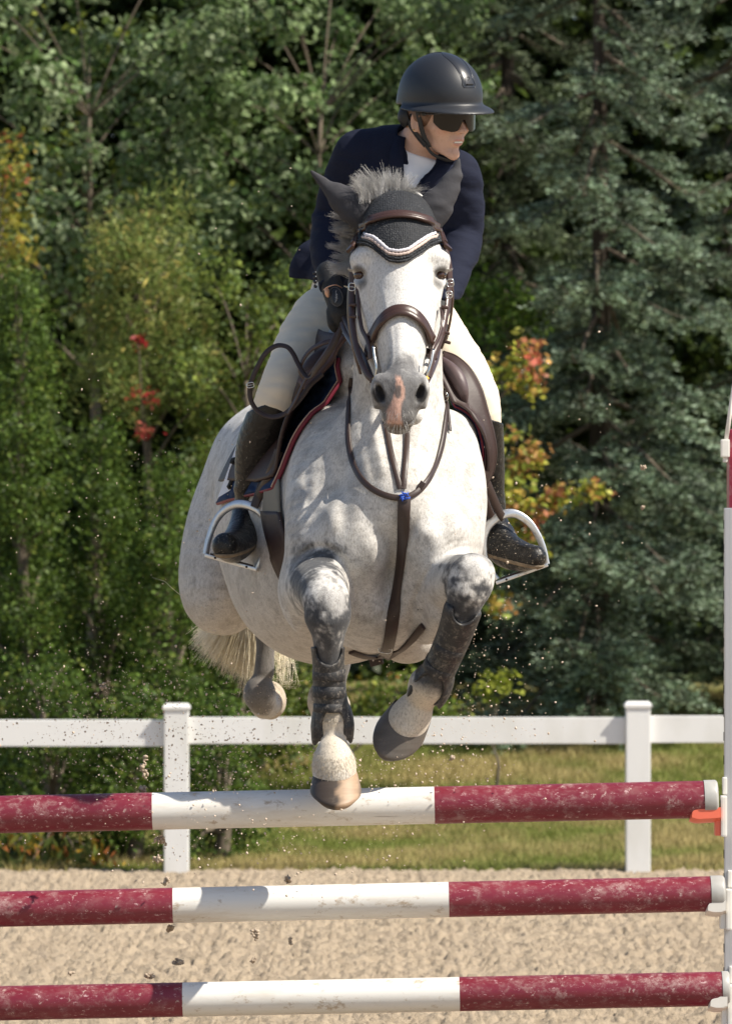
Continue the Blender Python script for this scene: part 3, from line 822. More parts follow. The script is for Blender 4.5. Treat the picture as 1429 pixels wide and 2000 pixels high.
# ---- front leg on the left: forearm comes at the viewer, then hangs straight down
f.chain([H(612, 1165, .40, 60), H(613, 1150, .26, 66), H(622, 1148, .06, 57), H(632, 1160, -.08, 47), H(638, 1185, -.135, 40)], k=.035, n=4)
f.ell(P(585, 1150, .30), (.04, .09, .12), k=.05)
f.ell(P(638, 1172, -.125), (.059, .050, .052), k=.02)
f.ell(P(639, 1205, -.135), (.060, .046, .045), k=.018)
f.ell(P(672, 1190, -.12), (.016, .025, .03), k=.015)
f.chain([H(640, 1215, -.13, 38), H(641, 1245, -.125, 31), H(641, 1285, -.11, 26.5), H(644, 1340, -.095, 26), H(647, 1375, -.085, 28)], k=.02, n=4, sq=(Y_, 1.25))
f.ell(P(649, 1402, -.08), (.050, .052, .045), k=.02)
f.chain([H(650, 1415, -.085, 30), H(652, 1448, -.105, 23.5), H(652, 1468, -.12, 27)], k=.022, n=4)
f.chain([H(651, 1474, -.125, 35), H(652, 1495, -.13, 43), H(653, 1516, -.138, 42), H(653, 1532, -.142, 38)], k=.014, n=3, sq=(Y_, 1.1))
# ---- front leg on the right: knee lifted at the viewer, cannon folded down and inwards
f.chain([H(866, 1180, .40, 62), H(868, 1165, .24, 66), H(888, 1140, .02, 56), H(908, 1128, -.14, 45), H(921, 1126, -.21, 40)], k=.035, n=4)
f.chain([H(820, 1215, .36, 40), H(840, 1225, .22, 32), H(868, 1200, .06, 26)], k=.04, n=3)
f.ell(P(924, 1118, -.215), (.056, .046, .050), k=.02)
f.ell(P(917, 1146, -.22), (.059, .044, .045), k=.018)
f.ell(P(948, 1135, -.20), (.014, .025, .03), k=.015)
f.chain([H(912, 1160, -.215, 38), H(903, 1190, -.20, 33), H(889, 1235, -.16, 29), H(868, 1285, -.115, 27), H(852, 1315, -.085, 28)], k=.02, n=4)
f.ell(P(838, 1335, -.06), (.053, .055, .05), k=.02)
f.chain([H(832, 1345, -.055, 32), H(818, 1372, -.03, 30), H(806, 1392, -.015, 38), H(795, 1410, -.010, 42), H(789, 1422, -.008, 39)], k=.022, n=4)
# ---- head
HK = .022
f.chain([H(779, 442, .0, 66), H(780, 480, -.045, 80), H(780, 520, -.07, 80), H(781, 575, -.10, 68)], k=.05, n=4)
f.chain([H(781, 560, -.115, 64), H(783, 630, -.175, 54), H(785, 700, -.235, 45), H(787, 750, -.285, 39)], k=.03, n=4)
f.chain([H(782, 500, -.125, 44), H(782, 570, -.165, 42), H(783, 640, -.225, 30), H(785, 720, -.295, 24), H(786, 750, -.318, 22)], k=.03, n=4)   # broad forehead into nasal bone
for sx in (-1, 1):
    f.ell(P(780 + sx * 56, 590, -.01), (.034, .115, .125), k=.035)                       # cheek
    f.chain([H(780 + sx * 60, 640, .03, 20), H(784 + sx * 48, 690, -.06, 20), H(785 + sx * 36, 760, -.17, 20), H(785 + sx * 22, 810, -.235, 20)], k=.03, n=4)
    f.chain([H(780 + sx * 72, 492, -.10, 13), H(781 + sx * 80, 510, -.115, 12), H(781 + sx * 80, 535, -.105, 10)], k=.018, n=4)   # orbit
    f.chain([H(781 + sx * 62, 498, -.125, 16), H(781 + sx * 80, 506, -.115, 14)], k=.03, n=2)
    f.chain([H(781 + sx * 74, 555, -.115, 10), H(781 + sx * 62, 610, -.14, 9), H(783 + sx * 52, 660, -.19, 9)], k=.025, n=3)   # facial crest
    f.ell(P(781 + sx * 66, 450, -.06), (.02, .04, .03), k=.02, sub=True)                   # hollow above the eye
    f.ell(P(781 + sx * 82, 536, -.136), (.0165, .020, .0155), k=.012, sub=True)              # eye socket
    f.chain([H(781 + sx * 60, 540, -.128, 4), H(781 + sx * 67, 527, -.134, 6.5), H(781 + sx * 78, 521, -.132, 7.5), H(781 + sx * 89, 526, -.108, 6)], k=.008, n=4)   # upper lid
    f.chain([H(781 + sx * 61, 545, -.128, 3), H(781 + sx * 71, 554, -.128, 4), H(781 + sx * 81, 557, -.127, 4), H(781 + sx * 88, 549, -.112, 3)], k=.008, n=4)   # lower lid
    f.ell(P(784 + sx * 44, 700, -.285), (.018, .03, .06), k=.03, sub=True)                   # hollow beside the nasal bone
f.ell(P(781, 755, -.325), (.046, .040, .045), k=.03)
f.ell(P(781, 800, -.325), (.047, .046, .050), k=.03)                     # muzzle
f.ell(P(778, 822, -.330), (.036, .034, .026), k=.02)                     # upper lip
f.ell(P(778, 834, -.285), (.034, .040, .020), k=.012)                    # chin
f.chain([H(742, 818, -.325, 3), H(760, 829, -.355, 3), H(778, 832, -.366, 3), H(797, 829, -.355, 3), H(815, 816, -.325, 3)], k=.006, n=3, sub=True)   # mouth
for sx in (-1, 1):
    R = rotm((0, 0, 1), sx * 28) @ rotm((0, 1, 0), sx * 12)
    f.ell(P(781 + sx * 36, 764, -.332), (.022, .032, .042), k=.025, rot=R)
    f.chain([H(781 + sx * 22, 742, -.345, 8), H(781 + sx * 40, 738, -.335, 8), H(781 + sx * 51, 760, -.325, 7), H(781 + sx * 46, 792, -.325, 7)], k=.012, n=4)
    f.ell(P(781 + sx * 42, 768, -.358), (.0092, .026, .027), k=.012, rot=rotm((0, 0, 1), sx * 34) @ rotm((0, 1, 0), sx * 16), sub=True)
HFLD = f; HV, HF = f.mesh(0.0050)
# fine modelling of folds and muscle edges: skin pushed in (or out) along lines drawn on the front of the horse
def groove(line, wpx, depth, y0=-.05, y1=.45):
    global HV
    q = spline(line, 8); px_, py_ = PX(HV); sel = np.where((HV[:, 1] > y0) & (HV[:, 1] < y1) & (px_ > q[:, 0].min() - 40) & (px_ < q[:, 0].max() + 40) & (py_ > q[:, 1].min() - 40) & (py_ < q[:, 1].max() + 40))[0]
    if not len(sel): return
    pp = np.stack([px_[sel], py_[sel]], 1); best = np.full(len(sel), 1e9); bt = np.zeros(len(sel))
    for k in range(len(q) - 1):
        ab = q[k + 1] - q[k]; t = np.clip(((pp - q[k]) @ ab) / (ab @ ab), 0, 1); d_ = np.linalg.norm(pp - q[k] - t[:, None] * ab, axis=1)
        m_ = d_ < best; best[m_] = d_[m_]; bt[m_] = (k + t[m_]) / (len(q) - 1)
    fall = np.exp(-(best / wpx) ** 2) * np.sin(np.clip(bt, .02, .98) * math.pi) ** .5
    HV[sel, 1] += depth * fall
groove([(574, 1125), (580, 1096), (604, 1074), (636, 1070), (664, 1090), (684, 1130), (694, 1185), (690, 1230)], 7, .014)
groove([(566, 1160), (574, 1200), (592, 1240)], 8, .010)
groove([(690, 1110), (706, 1150), (712, 1200), (704, 1245)], 16, .012)
groove([(800, 1225), (812, 1170), (836, 1120), (866, 1086), (905, 1068), (945, 1075)], 7, .014)
groove([(846, 1092), (880, 1062), (925, 1054)], 5, .007); groove([(860, 1040), (900, 1030), (935, 1035)], 14, -.008)
groove([(636, 880), (662, 940), (672, 1000), (664, 1050)], 16, .010); groove([(876, 880), (866, 940), (862, 1000), (872, 1050)], 16, .010)
groove([(702, 780), (712, 860), (735, 950)], 10, .007); groove([(722, 790), (734, 860), (752, 930)], 7, -.005)
groove([(852, 780), (838, 860), (812, 950)], 10, .007); groove([(832, 790), (822, 850), (806, 910)], 7, -.005)
groove([(772, 1010), (768, 1090), (760, 1170), (752, 1240)], 15, .016)
groove([(700, 1040), (730, 1075), (745, 1120)], 18, -.008); groove([(800, 1075), (826, 1040), (850, 1060)], 18, -.010); groove([(818, 1010), (800, 1045), (806, 1090)], 9, .007)
groove([(610, 960), (640, 1000), (650, 1050)], 20, -.007); groove([(905, 950), (900, 1000), (912, 1040)], 16, -.006)
groove([(600, 870), (596, 940), (606, 1010)], 9, .006, .1, .6); groove([(920, 900), (912, 960), (918, 1010)], 8, .006, .1, .6)
groove([(768, 620), (772, 680), (770, 720)], 4, .002, -.5, -.1); groove([(800, 620), (798, 680), (800, 720)], 4, .002, -.5, -.1)
groove([(730, 640), (742, 690), (750, 730)], 6, .005, -.5, -.1); groove([(834, 640), (824, 690), (818, 730)], 6, .005, -.5, -.1)
groove([(745, 560), (752, 600), (750, 650)], 8, -.004, -.5, -.05); groove([(818, 560), (812, 600), (814, 650)], 8, -.004, -.5, -.05)
# coat pattern by place: pale grey with dark mottled legs, dark muzzle with a pink snip, dirty white pasterns; belly tinted for bounce light
px, py = PX(HV); yd = HV[:, 1]
base = np.array([0.64, 0.618, 0.585])
nA = fbm(HV * 9.0, 3); nB = fbm(HV * 26.0 + 4, 3); nC = fbm(HV * 60.0 + 9, 3); nD = fbm(HV * 150 + 2, 2)
Cc = np.repeat(base[None, :], len(HV), 0)
def blend(mask, c):
    global Cc
    mk = np.clip(mask, 0, 1)[:, None]; Cc = Cc * (1 - mk) + np.array(c) * mk
blend(ramp1(nA, .45, .70) * .45, (0.44, 0.41, 0.365))
blend(ramp1(nB, .50, .72) * .50, (0.34, 0.32, 0.295))
blend(ramp1(nC, .54, .75) * .45, (0.28, 0.265, 0.25))
blend(ramp1(nD, .58, .8) * .3, (0.25, 0.24, 0.23))
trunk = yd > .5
blend(trunk * ramp1(py, 850, 1250) * .30, (0.50, 0.43, 0.35))  # warm bounce light under the trunk, mixed into the coat colour
def cap(pa, pb, ra, rb=None):                   # 0..1 inside a capsule between two nodes
    a = np.array(H(*pa, 0)[:3]); b = np.array(H(*pb, 0)[:3]); ab = b - a
    t = np.clip(((HV - a) @ ab) / (ab @ ab), 0, 1); d = np.linalg.norm(HV - a - t[:, None] * ab, axis=1)
    rr = ra + ((rb or ra) - ra) * t
    return d / rr
mott = (nB - .5) * 1.1 + (nC - .5) * .9 + (nD - .5) * .5
GD = (0.046, 0.047, 0.052)
for a, b, r0, r1, st_ in (((606, 1110, .0), (642, 1215, -.14), .10, .085, .95), ((592, 1100, .1), (600, 1160, .1), .06, .06, .55), ((642, 1215, -.14), (648, 1390, -.10), .08, .075, .92),
                      ((915, 1090, -.15), (912, 1170, -.2), .088, .08, .9), ((912, 1165, -.2), (845, 1325, -.08), .082, .082, .95)):
    c = cap(a, b, r0, r1)
    blend(ramp1(1.12 - c + mott * .8, 0, .45) * st_, GD)
# pale mottled fronts of the knees
for k_, r_ in (((656, 1178, -.18), .031), ((930, 1108, -.26), .028), ((655, 1240, -.16), .016)):
    c = cap(k_, (k_[0], k_[1] - 14, k_[2]), r_); blend(ramp1(1.15 - c + mott * 1.6, 0, .7) * .72, (0.48, 0.465, 0.45))
# white pasterns and fetlock, dirty
for a, b, r0 in (((649, 1405, -.08), (652, 1490, -.13), .075), ((826, 1358, -.04), (795, 1412, 0), .068)):
    c = cap(a, b, r0); blend(ramp1(1.2 - c + mott * .3, 0, .3), (0.60, 0.53, 0.43))
c = cap((838, 1325, -.06), (850, 1300, -.08), .055); blend(ramp1(1.0 - c + mott * .8, 0, .5) * .7, GD)
# hind legs
c = np.minimum(cap((515, 1190, 2.25), (517, 1310, 2.27), .09), cap((665, 1200, 2.25), (655, 1330, 2.27), .09)); blend(ramp1(1.2 - c + mott * .5, 0, .4) * .95, (0.11, 0.10, 0.092))
c = np.minimum(cap((500, 1340, 2.24), (500, 1385, 2.24), .055), cap((628, 1350, 2.24), (628, 1370, 2.24), .03)); blend(ramp1(1.2 - c + mott * .6, 0, .5) * .9, (0.15, 0.135, 0.12))
c = np.minimum(cap((540, 1350, 2.40), (535, 1385, 2.40), .060), cap((640, 1370, 2.40), (650, 1385, 2.40), .075)); blend(ramp1(1.1 - c + mott * .2, 0, .3) * .8, (0.46, 0.37, 0.26))
# face
head = (py < 860) & (yd < .05)
blend(head * ramp1(nC + nD * .3, .72, .95) * .4, (0.22, 0.22, 0.22))
blend(head * 1.0 * (ramp1(py, 330, 500) * .7), (0.68, 0.668, 0.65))
c = cap((781, 750, -.33), (781, 835, -.33), .095, .09); blend(head * ramp1(1.12 - c + mott * .45, 0, .5) * .95, (0.095, 0.092, 0.093))
blend(head * ramp1(py + mott * 30, 690, 745) * ramp1(py, 790, 735) * .3, (0.30, 0.30, 0.31))
sn = np.abs(px - (776 + (py - 740) * -.03 + 5 * np.sin(py * .06))) / (6 + ramp1(py, 740, 815) * 8)
snip = ramp1(1.25 - sn + mott * .5, 0, .35) * ramp1(py + mott * 8, 728, 736) * ramp1(py, 836, 829) * (yd < -.28)
blend(snip, (0.60, 0.37, 0.29))
c = cap((778, 757, -.37), (777, 772, -.37), .008); blend(head * ramp1(1.3 - c, 0, .5) * .85, (0.10, 0.10, 0.10))
blend(head * (py > 828) * .6, (0.13, 0.105, 0.075))
for sx in (-1, 1):
    c = cap((781 + sx * 62, 552, -.14), (781 + sx * 76, 560, -.14), .010); blend(ramp1(1.2 - c + mott * .3, 0, .6) * .55, (0.10, 0.095, 0.09))
    c = cap((781 + sx * 84, 534, -.142), (781 + sx * 82, 544, -.15), .030); blend(ramp1(.95 - c, 0, .35) * .85, (0.07, 0.062, 0.058))
    c = cap((781 + sx * 41, 772, -.35), (781 + sx * 41, 766, -.34), .022); blend(ramp1(1.05 - c, 0, .3), (0.022, 0.020, 0.021))
c = cap((789, 577, -.25), (786, 588, -.25), .006); blend(ramp1(1.1 - c + mott * .3, 0, .5) * .8, (0.08, 0.07, 0.06))
c = cap((784, 600, -.25), (789, 580, -.25), .0035); blend(ramp1(1.1 - c, 0, .5) * .7, (0.10, 0.09, 0.08))
c = cap((743, 547, -.22), (748, 544, -.22), .0045); blend(ramp1(1.1 - c, 0, .5) * .8, (0.10, 0.09, 0.08))
m = Mt('grey_coat', rough=0.62, spec=0.28)
cA = m.attr('col')
hair = m.noise(420, m.coord((1, 1, 0.22)), 3, 0.7); sp_ = m.noise(150, m.coord((1, 1, 0.5)), 4, 0.75); bl = m.noise(38, m.coord((1, 1, 0.6)), 5, 0.7)
c = m.mix(m.ramp(hair, [(0.36, (1, 1, 1)), (0.52, (0, 0, 0))]), cA, m.mix(1.0, cA, (0.66, 0.64, 0.62), 'MULTIPLY'))
c = m.mix(m.ramp(sp_, [(0.55, (0, 0, 0)), (0.70, (0.62, 0.62, 0.62))]), c, m.mix(1.0, c, (0.40, 0.385, 0.38), 'MULTIPLY'))
c = m.mix(m.ramp(bl, [(0.56, (0, 0, 0)), (0.72, (0.35, 0.35, 0.35))]), c, m.mix(1.0, c, (0.55, 0.53, 0.52), 'MULTIPLY'))
m.col(c)
b1 = m.bump(hair, 0.35, 0.002)
wr = m.noise(30, m.coord((1, 1, 0.55)), 5, 0.6)
m.bump(wr, 0.25, 0.012, prev=b1)
m.set('Sheen Weight', 0.12)
M_COAT = m.m
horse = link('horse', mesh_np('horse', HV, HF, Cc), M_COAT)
tag(horse, 'dappled grey horse jumping over the striped poles with its front legs folded', 'horse')
# eyes
m = Mt('horse_eye', (0.045, 0.018, 0.010), 0.14, 0.5); m.set('Coat Weight', .4); m.set('Coat Roughness', 0.08); M_EYE = m.m
M_LASH = Mt('pale_eyelash', (0.5, 0.49, 0.47), 0.5).m
def ellmesh(c, r, rot=None, nu=24, nv=14):
    u = np.linspace(0, 2 * math.pi, nu, endpoint=False); v = np.linspace(0, math.pi, nv)
    V = np.array([[math.sin(b) * math.cos(a), math.sin(b) * math.sin(a), math.cos(b)] for b in v for a in u]) * np.array(r)
    if rot is not None: V = V @ np.array(rot).T
    F = [[j * nu + i, j * nu + (i + 1) % nu, (j + 1) * nu + (i + 1) % nu, (j + 1) * nu + i][::-1] for j in range(nv - 1) for i in range(nu)]
    return V + c, F
for sx in (-1, 1):
    ec = P(781 + sx * 78, 537, -.1035)
    obj('eye', ellmesh(ec, (.0185, .0235, .0180)), M_EYE, horse)
    ls = []
    for k in range(16):
        a = -0.5 + k / 15 * 1.3
        b = ec + np.array([sx * .017 * math.cos(a * .6), -.014 + .008 * a, .0135 - .004 * a])
        ls.append(tube(spline([b, b + np.array([sx * .010, -.005, -.001]), b + np.array([sx * (.015 + .003 * rnd.random()), -.012, .001 + .002 * rnd.random()])], 3), [.0005] * 6 + [.0002], 4))
    obj('eyelashes', merge(ls), M_LASH, horse)

# ---- hooves
m = Mt('hoof_horn', rough=0.5, spec=0.35)
hb = m.noise(55, m.coord((0.25, 0.25, 1.6)), 4); hs_ = m.noise(30, detail=5, rough=.7); cA = m.attr('col')
c = m.mix(m.ramp(hb, [(0.35, (0, 0, 0)), (0.65, (.5, .5, .5))]), cA, m.mix(1.0, cA, (0.65, 0.62, 0.6), 'MULTIPLY'))
c = m.mix(m.ramp(hs_, [(0.60, (0, 0, 0)), (0.8, (.35, .35, .35))]), c, (0.34, 0.27, 0.20)); m.col(c); m.bump(hb, 0.3, 0.002); M_HOOF = m.m
def hoof(cor, toe, fwd, wtop, wbot, colf, back=.75):
    """truncated slanted cone: cor = centre of the coronet, toe axis towards the ground surface, fwd = direction the toe points"""
    ax = nrm(toe - cor); L = np.linalg.norm(toe - cor); fw = nrm(fwd - ax * np.dot(fwd, ax)); sd = np.cross(ax, fw)
    V = []; n = 40; rows = 13
    for j in range(rows):
        t = j / (rows - 1)
        r = wtop + (wbot - wtop) * t ** .8
        rnd_ = 1.0 if t < .86 else 1 - 0.22 * ((t - .86) / .14) ** 2
        for i in range(n):
            a = i / n * 2 * math.pi; ca, sa = math.cos(a), math.sin(a)
            fr = ca * (1.12 if ca > 0 else back)
            u_ = (ca * .5 + .5); s0 = .34 * max(ca, 0) ** 1.3; drop = L * (s0 + t * (0.28 + 0.72 * u_ ** 1.3 - s0))         # the toe wall is longer than the heel
            p = cor + ax * drop + (fw * fr + sd * sa) * r * rnd_ + fw * t * .022
            V.append(p)
    V.append(cor + ax * L * .8)
    F = [[j * n + i, j * n + (i + 1) % n, (j + 1) * n + (i + 1) % n, (j + 1) * n + i] for j in range(rows - 1) for i in range(n)]
    V = np.array(V); F += [[(rows - 1) * n + i, (rows - 1) * n + (i + 1) % n, rows * n] for i in range(n)]
    Cq = np.array([colf(p) for p in V])
    return V, F, Cq
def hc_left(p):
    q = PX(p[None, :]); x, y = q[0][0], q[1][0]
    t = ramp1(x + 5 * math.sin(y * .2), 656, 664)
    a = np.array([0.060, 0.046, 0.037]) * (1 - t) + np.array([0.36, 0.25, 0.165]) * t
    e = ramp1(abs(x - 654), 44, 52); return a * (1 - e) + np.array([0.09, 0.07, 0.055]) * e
V, F, c_ = hoof(P(654, 1500, -.125), P(656, 1598, -.165), np.array([0.05, -1, .1]), .0545, .0715, hc_left)
obj('hoof', (V, F), M_HOOF, horse, cols=c_)
V, F, c_ = hoof(P(806, 1388, -.01), P(762, 1470, .03), np.array([-.3, -1, -.25]), .0560, .0700, lambda p: np.array([0.12, 0.105, 0.092]))
obj('hoof', (V, F), M_HOOF, horse, cols=c_)
# ================================================================ the rider
def capsel(V, a, b, r):
    ab = b - a; t = np.clip(((V - a) @ ab) / (ab @ ab), 0, 1); return np.linalg.norm(V - a - t[:, None] * ab, axis=1) / r
# head frame: local +Y forward, +Z up, +X the rider's right (picture left)
HO = P(857, 228, .40)
ya, pa, ra = math.radians(38), math.radians(7), math.radians(4)
Fw = np.array([math.sin(ya) * math.cos(pa), -math.cos(ya) * math.cos(pa), -math.sin(pa)])
Rt = nrm(np.cross(Fw, Z)); Up = np.cross(Rt, Fw)
Rt, Up = Rt * math.cos(ra) - Up * math.sin(ra), Up * math.cos(ra) + Rt * math.sin(ra)
HR = np.stack([Rt, Fw, Up], 0)          # rows: local axes in the world
def HL(p): return HO + np.asarray(p, float) @ HR
hd = Field()
hd.ell((0, -.012, .032), (.073, .090, .088), k=.02)
hd.ell((0, .042, -.025), (.053, .049, .070), k=.03)
hd.ell((0, .031, -.066), (.036, .042, .034), k=.02)
for s_ in (-1, 1):
    hd.chain([(s_ * .056, -.006, -.042, .012), (s_ * .043, .020, -.076, .011), (s_ * .017, .062, -.099, .011), (0, .073, -.104, .011)], k=.016, n=3)
    hd.ell((s_ * .039, .056, -.026), (.018, .020, .016), k=.02)
    hd.ell((s_ * .031, .082, .004), (.015, .012, .010), k=.008, sub=True)
    hd.ell((s_ * .030, .070, .003), (.0125, .0125, .0125), k=.003)
    hd.ell((s_ * .0095, .099, -.034), (.0072, .0095, .0065), k=.006)
    hd.ell((s_ * .006, .105, -.0405), (.003, .004, .003), k=.002, sub=True)
    hd.ell((s_ * .075, -.010, -.012), (.006, .017, .030), k=.008, rot=rotm((0, 0, 1), s_ * 18))
    hd.ell((s_ * .080, -.006, -.010), (.004, .008, .016), k=.006, sub=True)
    hd.ell((s_ * .026, .083, -.066), (.008, .008, .012), k=.012, sub=True)
hd.chain([(-.036, .076, .022, .008), (-.015, .087, .020, .008), (.015, .087, .020, .008), (.036, .076, .022, .008)], k=.012, n=3)
hd.chain([(0, .086, .014, .0070), (0, .096, -.008, .0070), (0, .109, -.026, .0072), (0, .1135, -.032, .0076)], k=.012, n=3)
hd.ell((0, .082, -.062), (.025, .015, .017), k=.016)
hd.chain([(-.023, .082, -.0630, .0028), (-.008, .0945, -.0595, .0038), (0, .0955, -.0605, .0034), (.008, .0945, -.0595, .0038), (.023, .082, -.0630, .0028)], k=.004, n=3)
hd.chain([(-.020, .081, -.0700, .0032), (0, .0915, -.0730, .0048), (.020, .081, -.0700, .0032)], k=.005, n=4)
hd.chain([(-.020, .085, -.0655, .0018), (0, .097, -.0668, .0036), (.020, .085, -.0655, .0018)], k=.002, n=3, sub=True)
hd.ell((0, .077, -.100), (.014, .011, .012), k=.014)

ARM_R = [H(700, 302, .52, 40), H(668, 365, .56, 36), H(650, 430, .58, 33), H(644, 490, .48, 30), H(648, 556, .34, 17)]
ARM_L = [H(893, 340, .47, 38), H(906, 400, .50, 34), H(902, 462, .52, 33), H(886, 525, .42, 29), H(862, 592, .30, 20)]
LEG_R = [H(690, 590, 1.0, 70), H(632, 640, .86, 70), H(590, 695, .73, 56), H(553, 757, .60, 45), H(530, 805, .60, 38), H(505, 870, .66, 37), H(494, 930, .70, 29), H(487, 985, .74, 24)]
LEG_L = [H(795, 590, 1.0, 70), H(848, 660, .82, 60), H(900, 722, .66, 48), H(936, 776, .57, 36), H(944, 815, .56, 31), H(946, 880, .62, 32), H(952, 940, .66, 27), H(955, 1000, .68, 24)]
FOOT_R = [H(484, 1003, .74, 27), H(474, 1045, .66, 30), H(456, 1068, .55, 27), H(440, 1066, .47, 22)]
FOOT_L = [H(960, 1020, .68, 27), H(982, 1068, .63, 31), H(1016, 1086, .56, 26), H(1044, 1088, .50, 19)]
TORSO = [H(735, 560, 1.0, 118), H(752, 500, .88, 108), H(775, 420, .68, 122), H(792, 350, .54, 112)]
def body_core(f, off=0.0, arms=True, legs=True, torso=True, k=.03, cut=None):
    o = lambda rows: [(x, y, z, r + off) for x, y, z, r in rows]
    if torso:
        f.chain(o(TORSO), k=k, n=4, sq=(nrm((0, -.75, .65)), .72))
        f.chain(o([H(790, 300, .50, 50), H(735, 300, .52, 44), H(700, 305, .52, 36)]), k=k, n=3)
        f.chain(o([H(800, 312, .49, 50), H(850, 325, .48, 44), H(890, 342, .47, 36)]), k=k, n=3)
    if arms:
        f.chain(o(ARM_R), k=k * .7, n=4); f.chain(o(ARM_L), k=k * .7, n=4)
    if legs:
        f.chain(o(LEG_R), k=k * .8, n=4); f.chain(o(LEG_L), k=k * .8, n=4)
f = Field()
body_core(f, -.006)
f.chain([H(800, 330, .50, 46), H(812, 290, .47, 38), H(830, 250, .43, 36)], k=.02, n=4)
f.chain(FOOT_R, k=.02, n=3); f.chain(FOOT_L, k=.02, n=3)
f.chain([H(648, 556, .34, 17), H(660, 590, .325, 11), H(666, 606, .315, 8)], k=.01, n=3); f.chain([H(862, 592, .30, 13), H(856, 608, .29, 8)], k=.01, n=3)
lo_, hi_ = hd.bounds(); cc_ = np.array([HL((a, b, c)) for a in (lo_[0], hi_[0]) for b in (lo_[1], hi_[1]) for c in (lo_[2], hi_[2])])
f.add(lambda p: hd.ev((p - HO) @ HR.T), cc_.min(0), cc_.max(0), .016)
PV, PF = f.mesh(0.0032)
lp = (PV - HO) @ HR.T
fa = ramp1(-lp[:, 2], .03, .095) * ramp1(lp[:, 2], -.150, -.118) * ramp1(lp[:, 1], -.01, .02)      # a slimmer lower face
l2 = lp.copy(); l2[:, 0] *= 1 - .15 * fa; l2[:, 1] -= .005 * fa; l2[:, 2] += .003 * fa
hm = np.linalg.norm(lp, axis=1) < .17
PV[hm] = HO + l2[hm] @ HR; person_co = PV
Cc = np.repeat(np.array([[0.58, 0.36, 0.265]]), len(PV), 0)
def bl2(mask, c):
    global Cc
    mk = np.clip(mask, 0, 1)[:, None]; Cc = Cc * (1 - mk) + np.array(c) * mk
def le(c, r): return np.sqrt((((lp - np.array(c)) / np.array(r)) ** 2).sum(1))
bl2(ramp1(fbm(PV * 60, 3), .45, .8) * .3, (0.54, 0.29, 0.20)); bl2(ramp1(fbm(PV * 330, 2), .62, .8) * .45, (0.42, 0.23, 0.15))
for s_ in (-1, 1): bl2(ramp1(le((s_ * .042, .07, -.030), (.022, .03, .018)), 1.2, .2) * .35, (0.55, 0.22, 0.15))
bl2(ramp1(le((0, .108, -.030), (.014, .014, .012)), 1.2, .3) * .3, (0.55, 0.24, 0.17))
lipm = ramp1(np.minimum(le((0, .095, -.0605), (.021, .016, .0038)), le((0, .091, -.0730), (.017, .016, .0048))), 1.1, .85)
bl2(lipm * .6, (0.48, 0.19, 0.15))
bl2(ramp1(le((0, .092, -.0660), (.018, .014, .0026)), 1.1, .7) * .8, (0.08, 0.02, 0.02))
for s_ in (-1, 1): bl2(ramp1(le((s_ * .033, .084, .021), (.017, .012, .0042)), 1.1, .7) * .7, (0.12, 0.07, 0.04))
m = Mt('skin', rough=0.48, spec=0.4); m.col(m.attr('col')); m.set('Subsurface Weight', 0.12); m.set('Subsurface Radius', (0.02, 0.008, 0.004)); m.set('Subsurface Scale', 0.5)
m.bump(m.noise(600, detail=2), 0.12, 0.001); M_SKIN = m.m
person = link('person', mesh_np('person', PV, PF, Cc), M_SKIN)
tag(person, 'rider in navy jacket, cream breeches, black helmet and dark sunglasses, leaning forward and looking right', 'rider')
# teeth and eyes
M_TOOTH = Mt('teeth', (0.72, 0.68, 0.60), 0.25).m
tv = [HL((x, .0895 - 40 * x * x * .35, z)) for x in np.linspace(-.014, .014, 9) for z in (-.0625, -.0672)]
tv2 = [v - Fw * .004 for v in tv]
F = [[i * 2, i * 2 + 1, i * 2 + 3, i * 2 + 2] for i in range(8)]; F += [[18 + i * 2, 18 + i * 2 + 2, 18 + i * 2 + 3, 18 + i * 2 + 1] for i in range(8)]
obj('teeth', (np.array(tv + tv2) + Fw * .0035, F), M_TOOTH, person)
for s_ in (-1, 1): obj('eye', ellmesh(HL((s_ * .030, .072, .003)), (.0122,) * 3), Mt('eye_white', (0.6, 0.58, 0.55), 0.1).m, person)
# ---- hair under the helmet
m = Mt('brown_hair', (0.13, 0.065, 0.035), 0.55); m.col(m.mix(m.noise(260, m.coord((1, 1, .35)), 4), (0.07, 0.035, 0.02), (0.24, 0.13, 0.075))); m.bump(m.noise(300, m.coord((1, 1, .3)), 3), .8, .003); M_HAIR = m.m
f = Field()
f.ell((0, -.018, .030), (.081, .096, .090), k=.01)
f.ell((.066, .004, .006), (.016, .026, .020), k=.014); f.ell((-.066, .004, .006), (.016, .026, .020), k=.014)
f.ell((0, .075, -.055), (.062, .060, .083), k=.008, sub=True); f.clip((0, 0, -.028), (0, .25, -1), .006)
V, F = f.mesh(.003); obj('hair', (V @ HR + HO, F.tolist()), M_HAIR, person)
